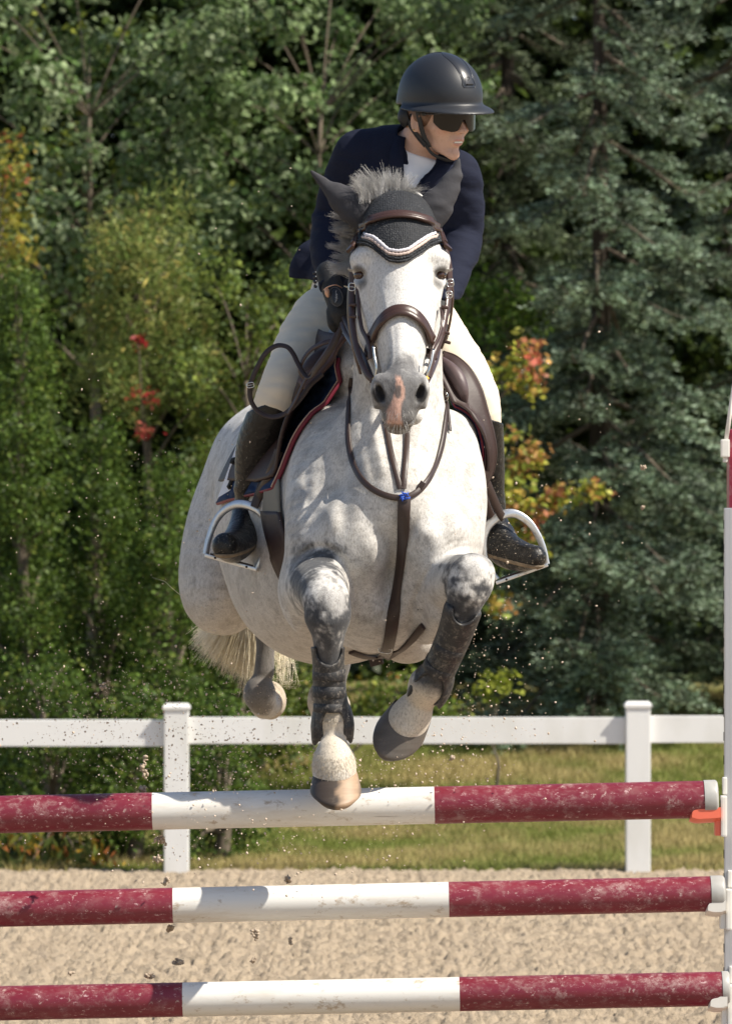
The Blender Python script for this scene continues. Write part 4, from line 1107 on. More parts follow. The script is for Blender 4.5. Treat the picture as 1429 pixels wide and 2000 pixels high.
# ---- helmet
m = Mt('matt_black_shell', (0.017, 0.019, 0.024), 0.47, 0.5); m.bump(m.noise(1400, detail=2), .10, .0006); M_SHELL = m.m
M_TRIM = Mt('gloss_black_trim', (0.016, 0.016, 0.018), 0.22, 0.5).m
M_STRAP = Mt('black_strap', (0.014, 0.014, 0.015), 0.6).m
f = Field()
f.ell((0, .004, .060), (.107, .134, .120), k=.01)
f.ell((0, -.045, .02), (.088, .085, .075), k=.03)
f.clip((0, 0, .034), (0, .02, -1), .004)
g = Field()                                     # brim: a dished oval plate
g.ell((0, .030, .036), (.126, .148, .020), k=.01)
g.clip((0, 0, .0335), (0, 0, -1), .002)
inner = Field(); inner.ell((0, -.002, .045), (.088, .108, .088), k=.01)
def curve(p): q = p.copy(); q[..., 2] = q[..., 2] + .75 * np.maximum(p[..., 1] - .02, 0) ** 2 - .6 * np.maximum(-p[..., 1], 0) ** 2 * 0 + .9 * p[..., 0] ** 2 * (p[..., 1] > -9); return q
def hfn(p, bx):
    a = f.ev(p); q = curve(p); b = g.ev(q)
    back = -(p[..., 1] + .035)                   # the brim runs out towards the back
    b = np.maximum(b, back)
    k = .010; h = np.clip(.5 + .5 * (b - a) / k, 0, 1); d = b + (a - b) * h - k * h * (1 - h)
    return np.maximum(d, -inner.ev(p))
V, F = f.mesh(.0032, fn=hfn, lo=np.array([-.14, -.15, -.03]), hi=np.array([.14, .20, .19]), pad=.01)
helmet = obj('helmet', (V @ HR + HO, F.tolist()), M_SHELL, person)
# raised front panel with its groove, and the small emblem plate
def onshell(a, b, e=0.0):        # a: sideways angle, b: elevation angle on the dome
    r = np.array([.107 + e, .134 + e, .120 + e]); d = np.array([math.sin(a) * math.cos(b), math.cos(a) * math.cos(b), math.sin(b)])
    return HL(np.array([0, .004, .060]) + r * d)
rows = []; nb_ = 20
for i in range(nb_ + 1):
    b = math.radians(14 + 96 * i / nb_); wd = math.radians(10.5 + 5.0 * (i / nb_)) / max(.35, math.cos(min(b, 1.2)))
    rows.append([onshell(wd * t, b, .0018 * (1 - abs(t) ** 4)) for t in np.linspace(-1, 1, 9)])
V = np.array(rows).reshape(-1, 3); F = [[i * 9 + j, i * 9 + j + 1, (i + 1) * 9 + j + 1, (i + 1) * 9 + j] for i in range(nb_) for j in range(8)]
obj('front_panel', (V, F), Mt('panel_satin', (0.020, 0.022, 0.027), .30, .5).m, helmet)
edge = [r[0] for r in rows][::-1] + [rows[0][4]] + [r[-1] for r in rows]
obj('panel_seam', tube(spline(edge[::2], 2), .0013, 6), M_TRIM, helmet)
rows = [[onshell(math.radians(8.0) * t * (1 - .08 * i), math.radians(17 + 3.2 * i), .0026) for t in np.linspace(-1, 1, 5)] for i in range(6)]
V = np.array(rows).reshape(-1, 3); F = [[i * 5 + j, i * 5 + j + 1, (i + 1) * 5 + j + 1, (i + 1) * 5 + j] for i in range(5) for j in range(4)]
obj('emblem_plate', (V, F), Mt('plate_satin', (0.026, 0.027, 0.031), .25, .6).m, helmet)
ring = [onshell(math.radians(2.4) * math.cos(t), math.radians(26 + 2.4 * math.sin(t)), .0032) for t in np.linspace(0.5, 5.6, 14)]
obj('emblem', tube(ring, .0007, 5), M_TRIM, helmet)
vent = [onshell(math.radians(6.5) * t, math.radians(18.0), .0028) for t in np.linspace(-1, 1, 5)]
obj('vent_slot', tube(vent, .0022, 6), Mt('vent_black', (0.003, 0.003, 0.003), .8).m, helmet)
# brim lip
# straps
def lstrap(pts, w, t=.0012, n=4): return tube(spline([HL(p) for p in pts], n), 1.0, flat=(w, t), up=np.array([(HL(p) - HL((0, 0, -.03))) for p in spline(pts, n)]))
pcs = [lstrap([(.084, .004, .036), (.080, .012, .0), (.068, .016, -.045), (.052, .024, -.082)], .0085),
       lstrap([(.075, -.055, .018), (.076, -.040, -.016), (.070, -.010, -.050), (.058, .014, -.078)], .010),
       lstrap([(.058, .012, -.072), (.046, .032, -.100), (.022, .052, -.114), (0, .056, -.118), (-.022, .052, -.114), (-.046, .032, -.100), (-.058, .012, -.072)], .0065),
       lstrap([(-.084, .004, .036), (-.080, .012, .0), (-.068, .016, -.045), (-.055, .020, -.078)], .0085)]
for pc in pcs: obj('chin_strap', pc, M_STRAP, helmet)
f = Field(); f.ell((0, -.062, .000), (.090, .050, .050), k=.01); f.ell((0, -.045, .0), (.076, .060, .080), k=.006, sub=True); f.clip((0, -.028, 0), (0, 1, .25), .004); f.clip((0, 0, -.040), (0, .3, -1), .004)
V, F = f.mesh(.003); obj('nape_harness', (V @ HR + HO, F.tolist()), M_STRAP, helmet)
# ---- sunglasses: one wrap-around shield, frame along the top, temples
m = Mt('smoked_lens', (0.012, 0.009, 0.007), 0.12, 0.35); m.set('Coat Weight', .0); M_LENS = m.m
th = np.linspace(-62, 62, 41); Vl = []
def lensp(t, v, e=0):
    a = math.radians(t); x = .0835 * math.sin(a); y = .026 + .0865 * math.cos(a)
    at = abs(t); bot = -.029 - .006 * math.exp(-((at - 24) / 16) ** 2) + .030 * math.exp(-(at / 8.5) ** 2) + .020 * max(0, (at - 44) / 18) ** 1.5
    top = .0195 - .006 * (at / 62) ** 2
    z = top + (bot - top) * v
    y += .12 * min(z, 0) * 0
    return np.array([x * (1 + e), .022 + (y - .022) * (1 + e), z])
for e in (0, -.022):
    for t in th:
        for v in np.linspace(0, 1, 7): Vl.append(HL(lensp(t, v, e)))
F = []; NB = 41 * 7
for i in range(40):
    for j in range(6):
        a = i * 7 + j; F.append([a, a + 1, a + 8, a + 7]); F.append([NB + a, NB + a + 7, NB + a + 8, NB + a + 1])
    F.append([i * 7, (i + 1) * 7, NB + (i + 1) * 7, NB + i * 7]); F.append([i * 7 + 6, NB + i * 7 + 6, NB + (i + 1) * 7 + 6, (i + 1) * 7 + 6])
for i in (0, 40):
    for j in range(6): F.append([i * 7 + j, NB + i * 7 + j, NB + i * 7 + j + 1, i * 7 + j + 1])
glasses = empty('sunglasses', (0, 0, 0)); glasses.parent = person
obj('lens', (np.array(Vl), F), M_LENS, glasses, angle=40)
fr = [HL(lensp(t, 0, .008)) for t in th]
fr = [HL((.066 + .006, -.005, .010)), HL((.0785, .04, .012))] + fr[::-1] + [HL((-.0785, .04, .012)), HL((-.072, -.005, .010))]
obj('frame', tube(fr, .0022, 8), M_TRIM, glasses)
obj('nose_bridge', tube(spline([HL((-.010, .096, -.014)), HL((-.004, .101, .004)), HL((.004, .101, .004)), HL((.010, .096, -.014))], 4), .0014, 6), M_TRIM, glasses)
for s_ in (1, -1): obj('temple', tube([HL((s_ * .0790, .040, .012)), HL((s_ * .078, .0, .010)), HL((s_ * .080, -.03, .004))], 1.0, flat=(.0045, .0012), up=Rt), M_TRIM, glasses)
obj('earring', ellmesh(HL((.084, -.006, -.034)), (.0028,) * 3, nu=10, nv=8), Mt('gold', (0.8, 0.55, 0.25), .2, metal=1).m, person)
# ---- shirt
m = Mt('white_shirt', (0.85, 0.85, 0.88), 0.75); m.bump(m.noise(60, detail=4), .25, .004); M_SHIRT = m.m
f = Field()
body_core(f, .001, arms=False, legs=False)
f.chain([H(800, 330, .50, 50), H(810, 298, .478, 43)], k=.02, n=2)
f.chain([H(788, 345, .44, 34), H(792, 380, .45, 34)], k=.02, n=2)
f.clip(HL((0, -.02, -.116)), nrm(P(830, 250, .43) - P(800, 330, .50)), .002); f.clip(P(775, 440, .6), (0, .3, -1), .005)
V, F = f.mesh(.0045); shirt = obj('shirt', (V, F.tolist()), M_SHIRT, person)
ax_ = nrm(P(830, 250, .43) - P(800, 330, .50)); cc = P(814, 295, .468)
u_ = nrm(np.cross(ax_, [0, 1, 0])); v_ = np.cross(ax_, u_)
ringp = [cc + ax_ * (.001 + .010 * math.sin(t + 2.6)) + (u_ * math.cos(t) + v_ * math.sin(t)) * .0570 for t in np.linspace(0, 2 * math.pi, 28, endpoint=False)]
obj('collar', tube(ringp, 1.0, closed=True, flat=(.0125, .0022), up=np.array([nrm(q - cc - ax_ * np.dot(q - cc, ax_)) for q in ringp])), M_SHIRT, shirt)
# ---- jacket
m = Mt('navy_cloth', (0.0115, 0.0135, 0.028), 0.85, 0.25); m.set('Sheen Weight', 0.0)
m.col(m.mix(m.noise(25, detail=5), (0.0048, 0.0068, 0.0185), (0.0088, 0.0120, 0.0300)))
wv = m.new('ShaderNodeTexWave'); wv.inputs['Scale'].default_value = 130; wv.inputs['Distortion'].default_value = 1; m.ln(m.coord((1, 1, .6)), wv.inputs['Vector'])
b1 = m.bump(wv.outputs['Fac'], .35, .0012); m.bump(m.noise(26, m.coord((.5, .5, 1)), 4, .5), .45, .012, prev=b1); M_NAVY = m.m
M_NAVY2 = Mt('navy_button', (0.006, 0.007, 0.012), .35).m
f = Field()
body_core(f, .011, legs=False, k=.03)
f.chain([H(735, 520, .98, 120), H(725, 560, 1.02, 128)], k=.03, n=1, sq=(nrm((0, -.6, .75)), .8))
f.ell(P(618, 528, 1.06), (.078, .06, .11), k=.02, rot=rotm((0, 1, 0), 22))       # skirt of the jacket flying out behind
f.clip(P(600, 545, 1.05), (-.05, .1, -1), .004)
for (p_, q_) in ((P(646, 562, .33), P(643, 495, .48)), (P(858, 606, .29), P(880, 545, .40))):
    n_ = nrm(p_ - q_)
    f.ops.append(((lambda c, n: (lambda p: np.maximum(-((p - c) @ n), np.linalg.norm(p - c, axis=-1) - .11)))(p_, n_), p_ - .12, p_ + .12, .003, True))
# open front with lapels
w0, w1 = P(838, 300, .20), P(800, 388, .20)
f.chain([(*P(826, 285, .30), .060), (*P(822, 318, .30), .045), (*P(808, 356, .32), .026), (*P(798, 392, .34), .008)], k=.004, n=3, sq=(Y_, 3.2), sub=True)
f.chain([H(800, 330, .50, 50), H(812, 290, .47, 45), H(830, 250, .43, 50)], k=.004, n=4, sub=True)
ARMK = [np.array(a[:3]) for a in (ARM_R[2], ARM_L[2])]
def jfn(p, bx):
    d = f.ev(p, bx)
    q = p * np.array([9, 9, 30.0]); q[..., 2] += 9 * p[..., 0] * 1.2
    w_ = vnoise(q) + .5 * vnoise(q * 2.1 + 5)
    el = np.exp(-np.minimum(np.linalg.norm(p - ARMK[0], axis=-1), np.linalg.norm(p - ARMK[1], axis=-1)) ** 2 / .10 ** 2)
    return d + (w_ - .75) * (.0055 + .012 * el)
V, F = f.mesh(.0042, fn=jfn, pad=.04)
jacket = obj('jacket', (V, F.tolist()), M_NAVY, person)
for i in range(4): obj('button', ellmesh(P(614.5 + i * .5, 533 + i * 8.5, .315 - .003 * i), (.0055, .003, .0055), nu=12, nv=8), M_NAVY2, jacket)
# lapels: flat folded cloth either side of the opening
def strip(pa, pb, th=.003):
    a = spline(pa, 5); b = spline(pb, 5); n = len(a); A = np.concatenate([a, b, a - Y_ * 0 + np.array([0, th, 0]), b + np.array([0, th, 0])])
    F = []
    for i in range(n - 1):
        F += [[i, i + 1, n + i + 1, n + i], [2 * n + i, 3 * n + i, 3 * n + i + 1, 2 * n + i + 1], [i, 2 * n + i, 2 * n + i + 1, i + 1], [n + i, n + i + 1, 3 * n + i + 1, 3 * n + i]]
    F += [[0, n, 3 * n, 2 * n], [n - 1, 3 * n - 1, 4 * n - 1, 2 * n - 1]]
    return A, F
obj('lapel', strip([P(792, 268, .415), P(788, 310, .375), P(790, 355, .37), P(796, 392, .375)], [P(772, 262, .43), P(760, 305, .39), P(765, 350, .375), P(792, 396, .378)]), M_NAVY, jacket)
obj('lapel', strip([P(862, 318, .37), P(845, 335, .36), P(818, 365, .36), P(800, 392, .37)], [P(888, 322, .40), P(875, 350, .375), P(842, 380, .37), P(806, 398, .372)]), M_NAVY, jacket)
# ---- breeches
m = Mt('cream_breeches', (0.60, 0.54, 0.44), 0.8, 0.25); m.col(m.mix(m.noise(14, detail=5), (0.72, 0.63, 0.49), (0.82, 0.72, 0.57)))
b1 = m.bump(m.noise(500, detail=2), .2, .001); m.bump(m.noise(18, m.coord((1, 1, .5)), 4), .25, .01, prev=b1); M_CREAM = m.m
f = Field()
f.chain([(a, b, c, r + .004) for a, b, c, r in TORSO[:2]], k=.03, n=3, sq=(nrm((0, -.75, .65)), .8))
f.chain([(a, b, c, r + .004) for a, b, c, r in LEG_R[:6]], k=.03, n=4); f.chain([(a, b, c, r + .004) for a, b, c, r in LEG_L[:6]], k=.03, n=4)
f.clip(P(515, 850, .6), (0, .0, -1), .004)
def bfn(p, bx):
    d = f.ev(p, bx); q = p * np.array([14, 14, 22.0]) + 3
    return d + (vnoise(q) - .5) * .006 + (vnoise(q * np.array([1.5, 1.5, 3.0]) + 4) - .5) * .004
V, F = f.mesh(.005, fn=bfn, pad=.02); obj('breeches', (V, F.tolist()), M_CREAM, person)
# ---- tall boots
m = Mt('black_boot_leather', rough=0.34, spec=0.35)
d1 = m.noise(120, m.coord((1, 1, 1)), 6, .8); d2 = m.noise(60, m.coord((1, 1, .25)), 4, .7); hgt = m.new('ShaderNodeSeparateXYZ'); tc = m.new('ShaderNodeTexCoord'); m.ln(tc.outputs['Object'], hgt.inputs[0])
low = m.ramp(m.math('SUBTRACT', 2.15, hgt.outputs['Z']), [(.12, (0, 0, 0)), (.42, (1, 1, 1))])
c = m.mix(m.math('MULTIPLY', m.math('ADD', low, .12), m.math('GREATER_THAN', d1, .615)), (0.010, 0.0095, 0.0092), (0.36, 0.31, 0.24))
c = m.mix(m.math('MULTIPLY', m.ramp(d2, [(.5, (0, 0, 0)), (.8, (.22, .22, .22))]), low), c, (0.16, 0.135, 0.105))
m.col(c); m.bump(m.noise(40, m.coord((1, 1, 1.4)), 4, .6), .5, .010); M_BOOT = m.m
m = Mt('boot_sole', (0.10, 0.075, 0.05), .8); m.col(m.mix(m.noise(45, detail=5), (0.05, 0.04, 0.03), (0.38, 0.29, 0.19))); m.bump(m.noise(80, detail=4), .5, .004); M_SOLE = m.m
for leg, foot, tp, zc in ((LEG_R, FOOT_R, P(520, 790, .6), (-.35, .0, .94)), (LEG_L, FOOT_L, P(948, 818, .58), (.25, .0, .97))):
    f = Field()
    f.chain([(a, b, c, r + .0095) for a, b, c, r in leg[3:]], k=.02, n=4)
    f.chain([(a, b, c, r + .006) for a, b, c, r in foot], k=.02, n=4)
    f.clip(tp, zc, .003)
    cal = np.array(leg[-1][:3])
    def wfn(p, bx, f=f, cal=cal):
        d = f.ev(p, bx); q = p * np.array([10, 10, 42.0]) + 8
        return d + (vnoise(q) - .5) * .012 * np.exp(-np.linalg.norm(p - cal, axis=-1) ** 2 / .1 ** 2)
    V, F = f.mesh(.004, fn=wfn, pad=.02)
    bt = obj('riding_boot', (V, F.tolist()), M_BOOT, person)
    # sole: the slice of the foot volume below the welt
    a = np.array(foot[1][:3]); b = np.array(foot[3][:3]); fwd = nrm(b - a); upv = nrm(Z - fwd * fwd[2])
    g = Field(); g.chain([(x, y, z, r + .0085) for x, y, z, r in foot[1:]], k=.01, n=3)
    g.clip((a + b) / 2 - upv * .017, upv, .002); g.clip((a + b) / 2 - upv * .029, -upv, .002)
    V, F = g.mesh(.004, pad=.01); obj('sole', (V - upv * .002, F.tolist()), M_SOLE, bt)
    hl = np.array(foot[0][:3]) - upv * .035
    obj('heel', box(hl + np.array([0, .02, -.012]), (.055, .05, .035), bevel=.008), M_SOLE, bt)
# ---- gloved hands, closed around the reins
m = Mt('black_glove', (0.020, 0.020, 0.021), 0.6, .35); m.bump(m.noise(60, detail=5), .5, .005); M_GLOVE = m.m
def glove(wrist, knuck, across, palm, sx):
    """wrist -> knuckle axis; across = direction from little finger to index; palm = direction the palm faces"""
    ax = nrm(knuck - wrist); ac = nrm(across - ax * np.dot(across, ax)); pn = nrm(palm - ax * np.dot(palm, ax) - ac * np.dot(palm, ac))
    L = np.linalg.norm(knuck - wrist)
    f = Field()
    f.chain([(*(wrist - ax * .06), .031), (*(wrist - ax * .02), .0315), (*(wrist + ax * L * .3), .030), (*(wrist + ax * L * .75), .030)], k=.015, n=2, sq=(pn, .75))
    for i, (o, fl) in enumerate(((-.032, .78), (-.011, .92), (.010, 1.0), (.030, .92))):
        b = wrist + ax * L * (.62 + .02 * i) + ac * o * .8
        k1 = wrist + ax * (L + .004 * (i == 2)) + ac * o * 1.05 + pn * .004
        k2 = k1 + (ax * .012 + pn * .030) * fl + ac * .001 * i
        k3 = k2 + (-ax * .022 + pn * .012) * fl
        k4 = k3 + (-ax * .016 - pn * .012) * fl
        f.chain([(*b, .0125), (*k1, .0125), (*k2, .0105), (*k3, .0098), (*k4, .009)], k=.005, n=3)
    t0 = wrist + ax * L * .25 + ac * .030 + pn * .006
    f.chain([(*t0, .0145), (*(t0 + ac * .014 + ax * .026 + pn * .012), .0125), (*(t0 + ac * .010 + ax * .048 + pn * .026), .0112), (*(t0 + ax * .062 + pn * .032 - ac * .004), .0098)], k=.008, n=3)
    f.ell(wrist + ax * L * .35 + ac * .022 + pn * .010, (.02, .02, .02), k=.02)
    V, F = f.mesh(.003, pad=.01); o = obj('glove', (V, F.tolist()), M_GLOVE, person)
    return o, ax, ac, pn
gl, ax, ac, pn = glove(P(650, 566, .325), P(668, 622, .285), np.array([.85, -.25, .3]), np.array([.15, .95, -.15]), 1)
# oval patch with a bright rim and script-like stroke on the back of the glove, rose-gold wrist tab
pc = P(657, 580, .270)
M_RIM = Mt('grey_rim', (0.10, 0.10, 0.10), .5).m
ov = [pc + ax * .030 * math.cos(t) + ac * .0185 * math.sin(t) - pn * .004 for t in np.linspace(0, 2 * math.pi, 24, endpoint=False)]
obj('patch_rim', tube(ov, .0009, 6, closed=True), M_RIM, gl)
obj('patch', ellmesh(pc + pn * .003, (.0175, .0285, .0065), rot=np.stack([ac, ax, pn], 1)), Mt('patch_black', (0.022, 0.022, 0.024), .45).m, gl)
scr = spline([pc + ax * a + ac * b - pn * .0055 for a, b in ((.016, -.007), (.010, .002), (.013, -.004), (.006, -.001), (.008, .004), (.001, -.002), (.003, .004), (-.005, .001), (-.002, .006), (-.010, .003), (-.016, .007))], 4)
obj('script_mark', tube(scr, .0009, 5), Mt('white_print', (0.4, 0.4, 0.4), .5).m, gl)
obj('wrist_tab', ellmesh(P(639, 571, .285), (.0075, .006, .0145), rot=rotm((0, 1, 0), -12)), Mt('rose_gold', (0.62, 0.36, 0.24), .35, metal=.3).m, gl)
obj('wrist_strap', tube(spline([P(632, 566, .30), P(640, 560, .270), P(655, 556, .265), P(668, 562, .30)], 4), .0017, 6), Mt('rose_gold_trim', (0.62, 0.36, 0.24), .35, metal=.3).m, gl)
glove(P(858, 604, .28), P(846, 648, .25), np.array([-.85, -.25, .3]), np.array([-.15, .95, -.15]), -1)
# ================================================================ tack
from mathutils.bvhtree import BVHTree
BVH = BVHTree.FromPolygons([tuple(v) for v in HV.tolist()], HF.tolist())
def sdist(q):                 # signed distance to the horse's skin and the outward normal
    lo, no, ix, ds = BVH.find_nearest(Vector(q)); v = np.array(q) - np.array(lo); n = np.array(no)
    return (ds if v @ n >= 0 else -ds), n
def surf(px, py, off=.004, lo=-.75, hi=1.6):
    """first point of the horse on the sight line through a photo pixel, lifted by off"""
    a = P(px, py, lo); b = P(px, py, hi); d = nrm(b - a)
    h = BVH.ray_cast(Vector(a), Vector(d), float(np.linalg.norm(b - a)))
    if h[0] is None:
        bst = min((BVH.find_nearest(Vector(a + d * t)) + (t,) for t in np.arange(0, np.linalg.norm(b - a), .02)), key=lambda x: x[3])
        return np.array(bst[0]) + np.array(bst[1]) * off, np.array(bst[1])
    n = np.array(h[1]); n = n if n @ d < 0 else -n
    return np.array(h[0]) + n * off, n
def pushout(pts, off, it=3):
    pts = np.array(pts, float)
    for _ in range(it):
        for i in range(len(pts)):
            d, n = sdist(pts[i])
            if d < off: pts[i] += n * (off - d)
    return pts
def hug(pxs, off=.004, n=5, smooth=2, lo=-.75, hi=1.6, closed=False):
    q = spline(pxs, n, closed); A = [surf(a, b, off, lo, hi) for a, b in q[:, :2]]
    pts = np.array([a for a, _ in A]); nn = np.array([b for _, b in A])
    for _ in range(smooth):
        pts[1:-1] = pts[1:-1] * .5 + (pts[:-2] + pts[2:]) * .25; nn[1:-1] = nn[1:-1] * .5 + (nn[:-2] + nn[2:]) * .25
    d = np.array([sdist(q)[0] for q in pts]); pts += nn * np.clip(off - d, 0, .02)[:, None]
    return pts, nn
def strap(name, pxs, hw, ht, mat, parent, off=None, n=5, stitch=False, **kw):
    pts, nn = hug(pxs, ht + .001 if off is None else off, n, **kw)
    return obj(name, tube(pts, 1.0, flat=(hw, ht), up=nn), mat, parent, angle=60)
def fstrap(name, rows, hw, ht, mat, parent, up=None, n=6):
    q = spline(rows, n); pts = np.array([P(a, b, c) for a, b, c in q[:, :3]])
    return obj(name, tube(pts, 1.0, flat=(hw, ht), up=up if up is not None else (0, -1, .2)), mat, parent, angle=60)
def leather(name, a, b, rough=.42, dust=.0):
    m = Mt(name, a, rough, .5)
    c = m.mix(m.noise(30, detail=5), a, b)
    if dust: c = m.mix(m.ramp(m.noise(150, detail=5, rough=.8), [(.64, (0, 0, 0)), (.70, (dust,) * 3)]), c, (0.40, 0.33, 0.26))
    m.col(c); m.bump(m.noise(160, detail=3), .2, .002); return m.m
M_BROWN = leather('brown_leather', (0.040, 0.020, 0.015), (0.062, 0.030, 0.022), .36)
M_SADL = leather('saddle_leather', (0.026, 0.013, 0.011), (0.042, 0.020, 0.016), .55, .5)
M_SADL_LIT = leather('saddle_leather_lit', (0.095, 0.045, 0.028), (0.12, 0.062, 0.040), .5, .4)  # paler copy of the saddle leather, stands for light on the flap top
M_DARK = leather('dark_strap', (0.030, 0.017, 0.014), (0.045, 0.026, 0.02), .45, .4)
M_BUCK = Mt('steel_buckle', (0.62, 0.61, 0.58), .22, metal=1).m
m = Mt('brushed_aluminium', (0.66, 0.66, 0.66), .34, metal=.85)
m.col(m.mix(m.ramp(m.noise(70, detail=6, rough=.8), [(.56, (0, 0, 0)), (.72, (.7, .7, .7))]), (0.72, 0.72, 0.72), (0.36, 0.30, 0.23))); M_STIR = m.m

# ---- bonnet
def scallop(x):
    xs = [600, 690, 697, 715, 735, 750, 761, 778, 795, 812, 835, 865, 880, 960]
    ys2 = [484, 482, 479, 480, 487, 500, 511, 514, 510, 497, 482, 472, 470, 470]
    return np.interp(x, xs, ys2)
def bonfn(p, bx):
    d = HFLD.ev(p, bx)
    sh = p.shape; q = p.reshape(-1, 3); px_, py_ = PX(q)
    reg = (py_ - scallop(px_)) * S(-.1); reg = np.maximum(reg, q[:, 1] - .085 - np.clip((py_ - 420) * .001, -.05, .02))
    reg = np.maximum(reg, (372 - py_) * S(0)).reshape(sh[:-1])
    return np.maximum(d - .0065, reg)
lo_ = P(660, 520, -.30); hi_ = P(900, 365, .14)
V, F = HFLD.mesh(.004, fn=bonfn, lo=np.minimum(lo_, hi_) - .01, hi=np.maximum(lo_, hi_) + .01, pad=0)
m = Mt('black_crochet', (0.02, 0.021, 0.024), .75, .3)
vx = m.new('ShaderNodeTexVoronoi'); vx.inputs['Scale'].default_value = 165; vx.inputs['Randomness'].default_value = .45; m.ln(m.coord((1, .6, 1.15)), vx.inputs['Vector'])
hole = m.ramp(vx.outputs['Distance'], [(.16, (1, 1, 1)), (.30, (0, 0, 0))])
nz_ = m.noise(18, detail=2)
m.col(m.mix(m.math('MULTIPLY', hole, m.ramp(nz_, [(.45, (0, 0, 0)), (.6, (1, 1, 1))])), m.mix(m.noise(60), (0.010, 0.0105, 0.012), (0.034, 0.036, 0.041)), (0.13, 0.13, 0.13)))
m.bump(vx.outputs['Distance'], .7, .0035); M_CROCH = m.m
M_EARF = Mt('ear_fabric', (0.046, 0.045, 0.050), .8, .25); M_EARF.bump(M_EARF.noise(45, detail=4), .3, .005); M_EARF = M_EARF.m
bonnet = empty('ear_bonnet', P(779, 380, -.1), 'black crocheted ear bonnet with pale rope trim on the horse\'s head', 'ear bonnet')
obj('crocheted_cap', (V, F.tolist()), M_CROCH, bonnet)
for nodes, gro in (([(608, 334, .045, 2.0), (620, 346, .045, 6), (642, 366, .04, 15), (668, 388, .035, 26), (697, 408, .03, 34), (722, 426, .03, 34)], [(632, 372, -.0, 1.5), (665, 402, -.025, 5), (690, 428, -.03, 6)]),
                   ([(896, 306, .045, 2.0), (893, 324, .045, 8), (885, 348, .04, 17), (869, 378, .035, 26), (850, 404, .03, 33), (836, 426, .03, 33)], [(892, 352, .0, 1.5), (878, 392, -.02, 5), (862, 425, -.03, 6)])):
    f = Field(); f.chain([H(*q) for q in nodes], k=.01, n=5, sq=(Y_, .62))
    f.chain([H(*q) for q in gro], k=.012, n=3, sub=True)
    c0 = P(nodes[3][0], nodes[3][1], nodes[3][2])
    def efn(p, bx, f=f): return f.ev(p, bx) + (vnoise(p * np.array([30, 30, 50.0])) - .5) * .006
    V, F = f.mesh(.0034, fn=efn); obj('ear_cover', (V, F.tolist()), M_EARF, bonnet)
def trimrow(dy, r, mat, twist, name):
    xs = np.linspace(694, 868, 75)
    A = [surf(x, scallop(x) + dy, .0065 + r * .9) for x in xs]
    pts = np.array([a for a, _ in A]); nn = np.array([b for _, b in A])
    pts[1:-1] = pts[1:-1] * .5 + (pts[:-2] + pts[2:]) * .25
    rr = r * (1 + twist * np.sin(np.arange(len(pts)) * 2.4))
    return obj(name, tube(pts, rr, 8), mat, bonnet)
trimrow(-21.0, .0046, Mt('white_rope', (0.62, 0.60, 0.64), .6).m, .16, 'rope_trim')
trimrow(-13.5, .0044, Mt('beige_rope', (0.50, 0.39, 0.34), .6).m, .18, 'rope_trim')
trimrow(-6, .0042, M_CROCH, .10, 'edge_trim'); trimrow(0, .0040, M_CROCH, .12, 'edge_trim')
# ---- bridle
bridle = empty('bridle', P(781, 600, -.2), 'brown leather bridle with padded noseband, buckles and reins on the horse\'s head', 'bridle')
strap('browband', [(690, 492), (692, 472), (703, 452), (722, 437), (748, 427), (779, 423), (811, 427), (838, 438), (857, 454), (866, 474), (869, 490)], .0135, .0045, M_BROWN, bridle, off=.012)
strap('browband_padding', [(692, 478), (704, 458), (723, 442), (748, 432), (779, 428), (811, 432), (837, 442), (856, 458), (865, 478)], .006, .004, M_BROWN, bridle, off=.017)
strap('noseband', [(724, 700), (724, 680), (731, 655), (745, 630), (764, 612), (782, 607), (801, 611), (820, 627), (834, 652), (840, 680), (840, 700)], .0165, .0050, M_BROWN, bridle, off=.007)
strap('noseband_padding', [(729, 680), (736, 657), (749, 634), (766, 619), (782, 614), (799, 618), (816, 632), (829, 655), (835, 680)], .0085, .0045, M_BROWN, bridle, off=.013)
fs = fstrap
fs('cheekpiece', [(693, 478, -.075), (688, 520, -.09), (686, 580, -.10), (689, 640, -.15), (699, 690, -.20), (715, 728, -.25), (727, 742, -.27)], .0090, .0030, M_BROWN, bridle, up=(-.6, -1, 0))
fs('cheekpiece', [(697, 556, -.12), (700, 600, -.14), (706, 640, -.17), (716, 662, -.21), (722, 684, -.235), (723, 700, -.24)], .0065, .0028, M_BROWN, bridle, up=(-.8, -1, 0))
fs('throat_strap', [(690, 500, -.05), (682, 560, -.03), (681, 620, -.02), (690, 680, .0), (704, 730, .02)], .0065, .0028, M_BROWN, bridle, up=(-1, -.4, 0))
fs('cheekpiece', [(867, 478, -.075), (877, 520, -.085), (876, 575, -.10), (869, 625, -.15), (859, 665, -.19), (845, 700, -.23), (836, 735, -.27)], .0085, .0030, M_BROWN, bridle, up=(.6, -1, 0))
fs('cheekpiece', [(862, 600, -.15), (864, 630, -.16), (856, 660, -.20), (846, 680, -.235), (840, 700, -.245)], .006, .0028, M_BROWN, bridle, up=(.8, -1, 0))
fs('throat_strap', [(869, 500, -.05), (881, 545, -.04), (883, 590, -.03), (876, 640, .0), (862, 680, .03)], .0055, .0028, M_BROWN, bridle, up=(1, -.4, 0))
def buckle(px, py, d, w, h, parent, mat=None, rot=0):
    c = P(px, py, d); R = rotm((0, 1, 0), rot)
    q = [c + R @ np.array([a * w, 0, b * h]) for a, b in ((-1, -.6), (-1, .6), (-.6, 1), (.6, 1), (1, .6), (1, -.6), (.6, -1), (-.6, -1))]
    V1 = tube(q, .0016, 6, closed=True); V2 = tube([c + R @ np.array([-w * .9, -.001, 0]), c + R @ np.array([w * .9, -.001, 0])], .0011, 5)
    return obj('buckle', merge([V1, V2]), mat or M_BUCK, parent)
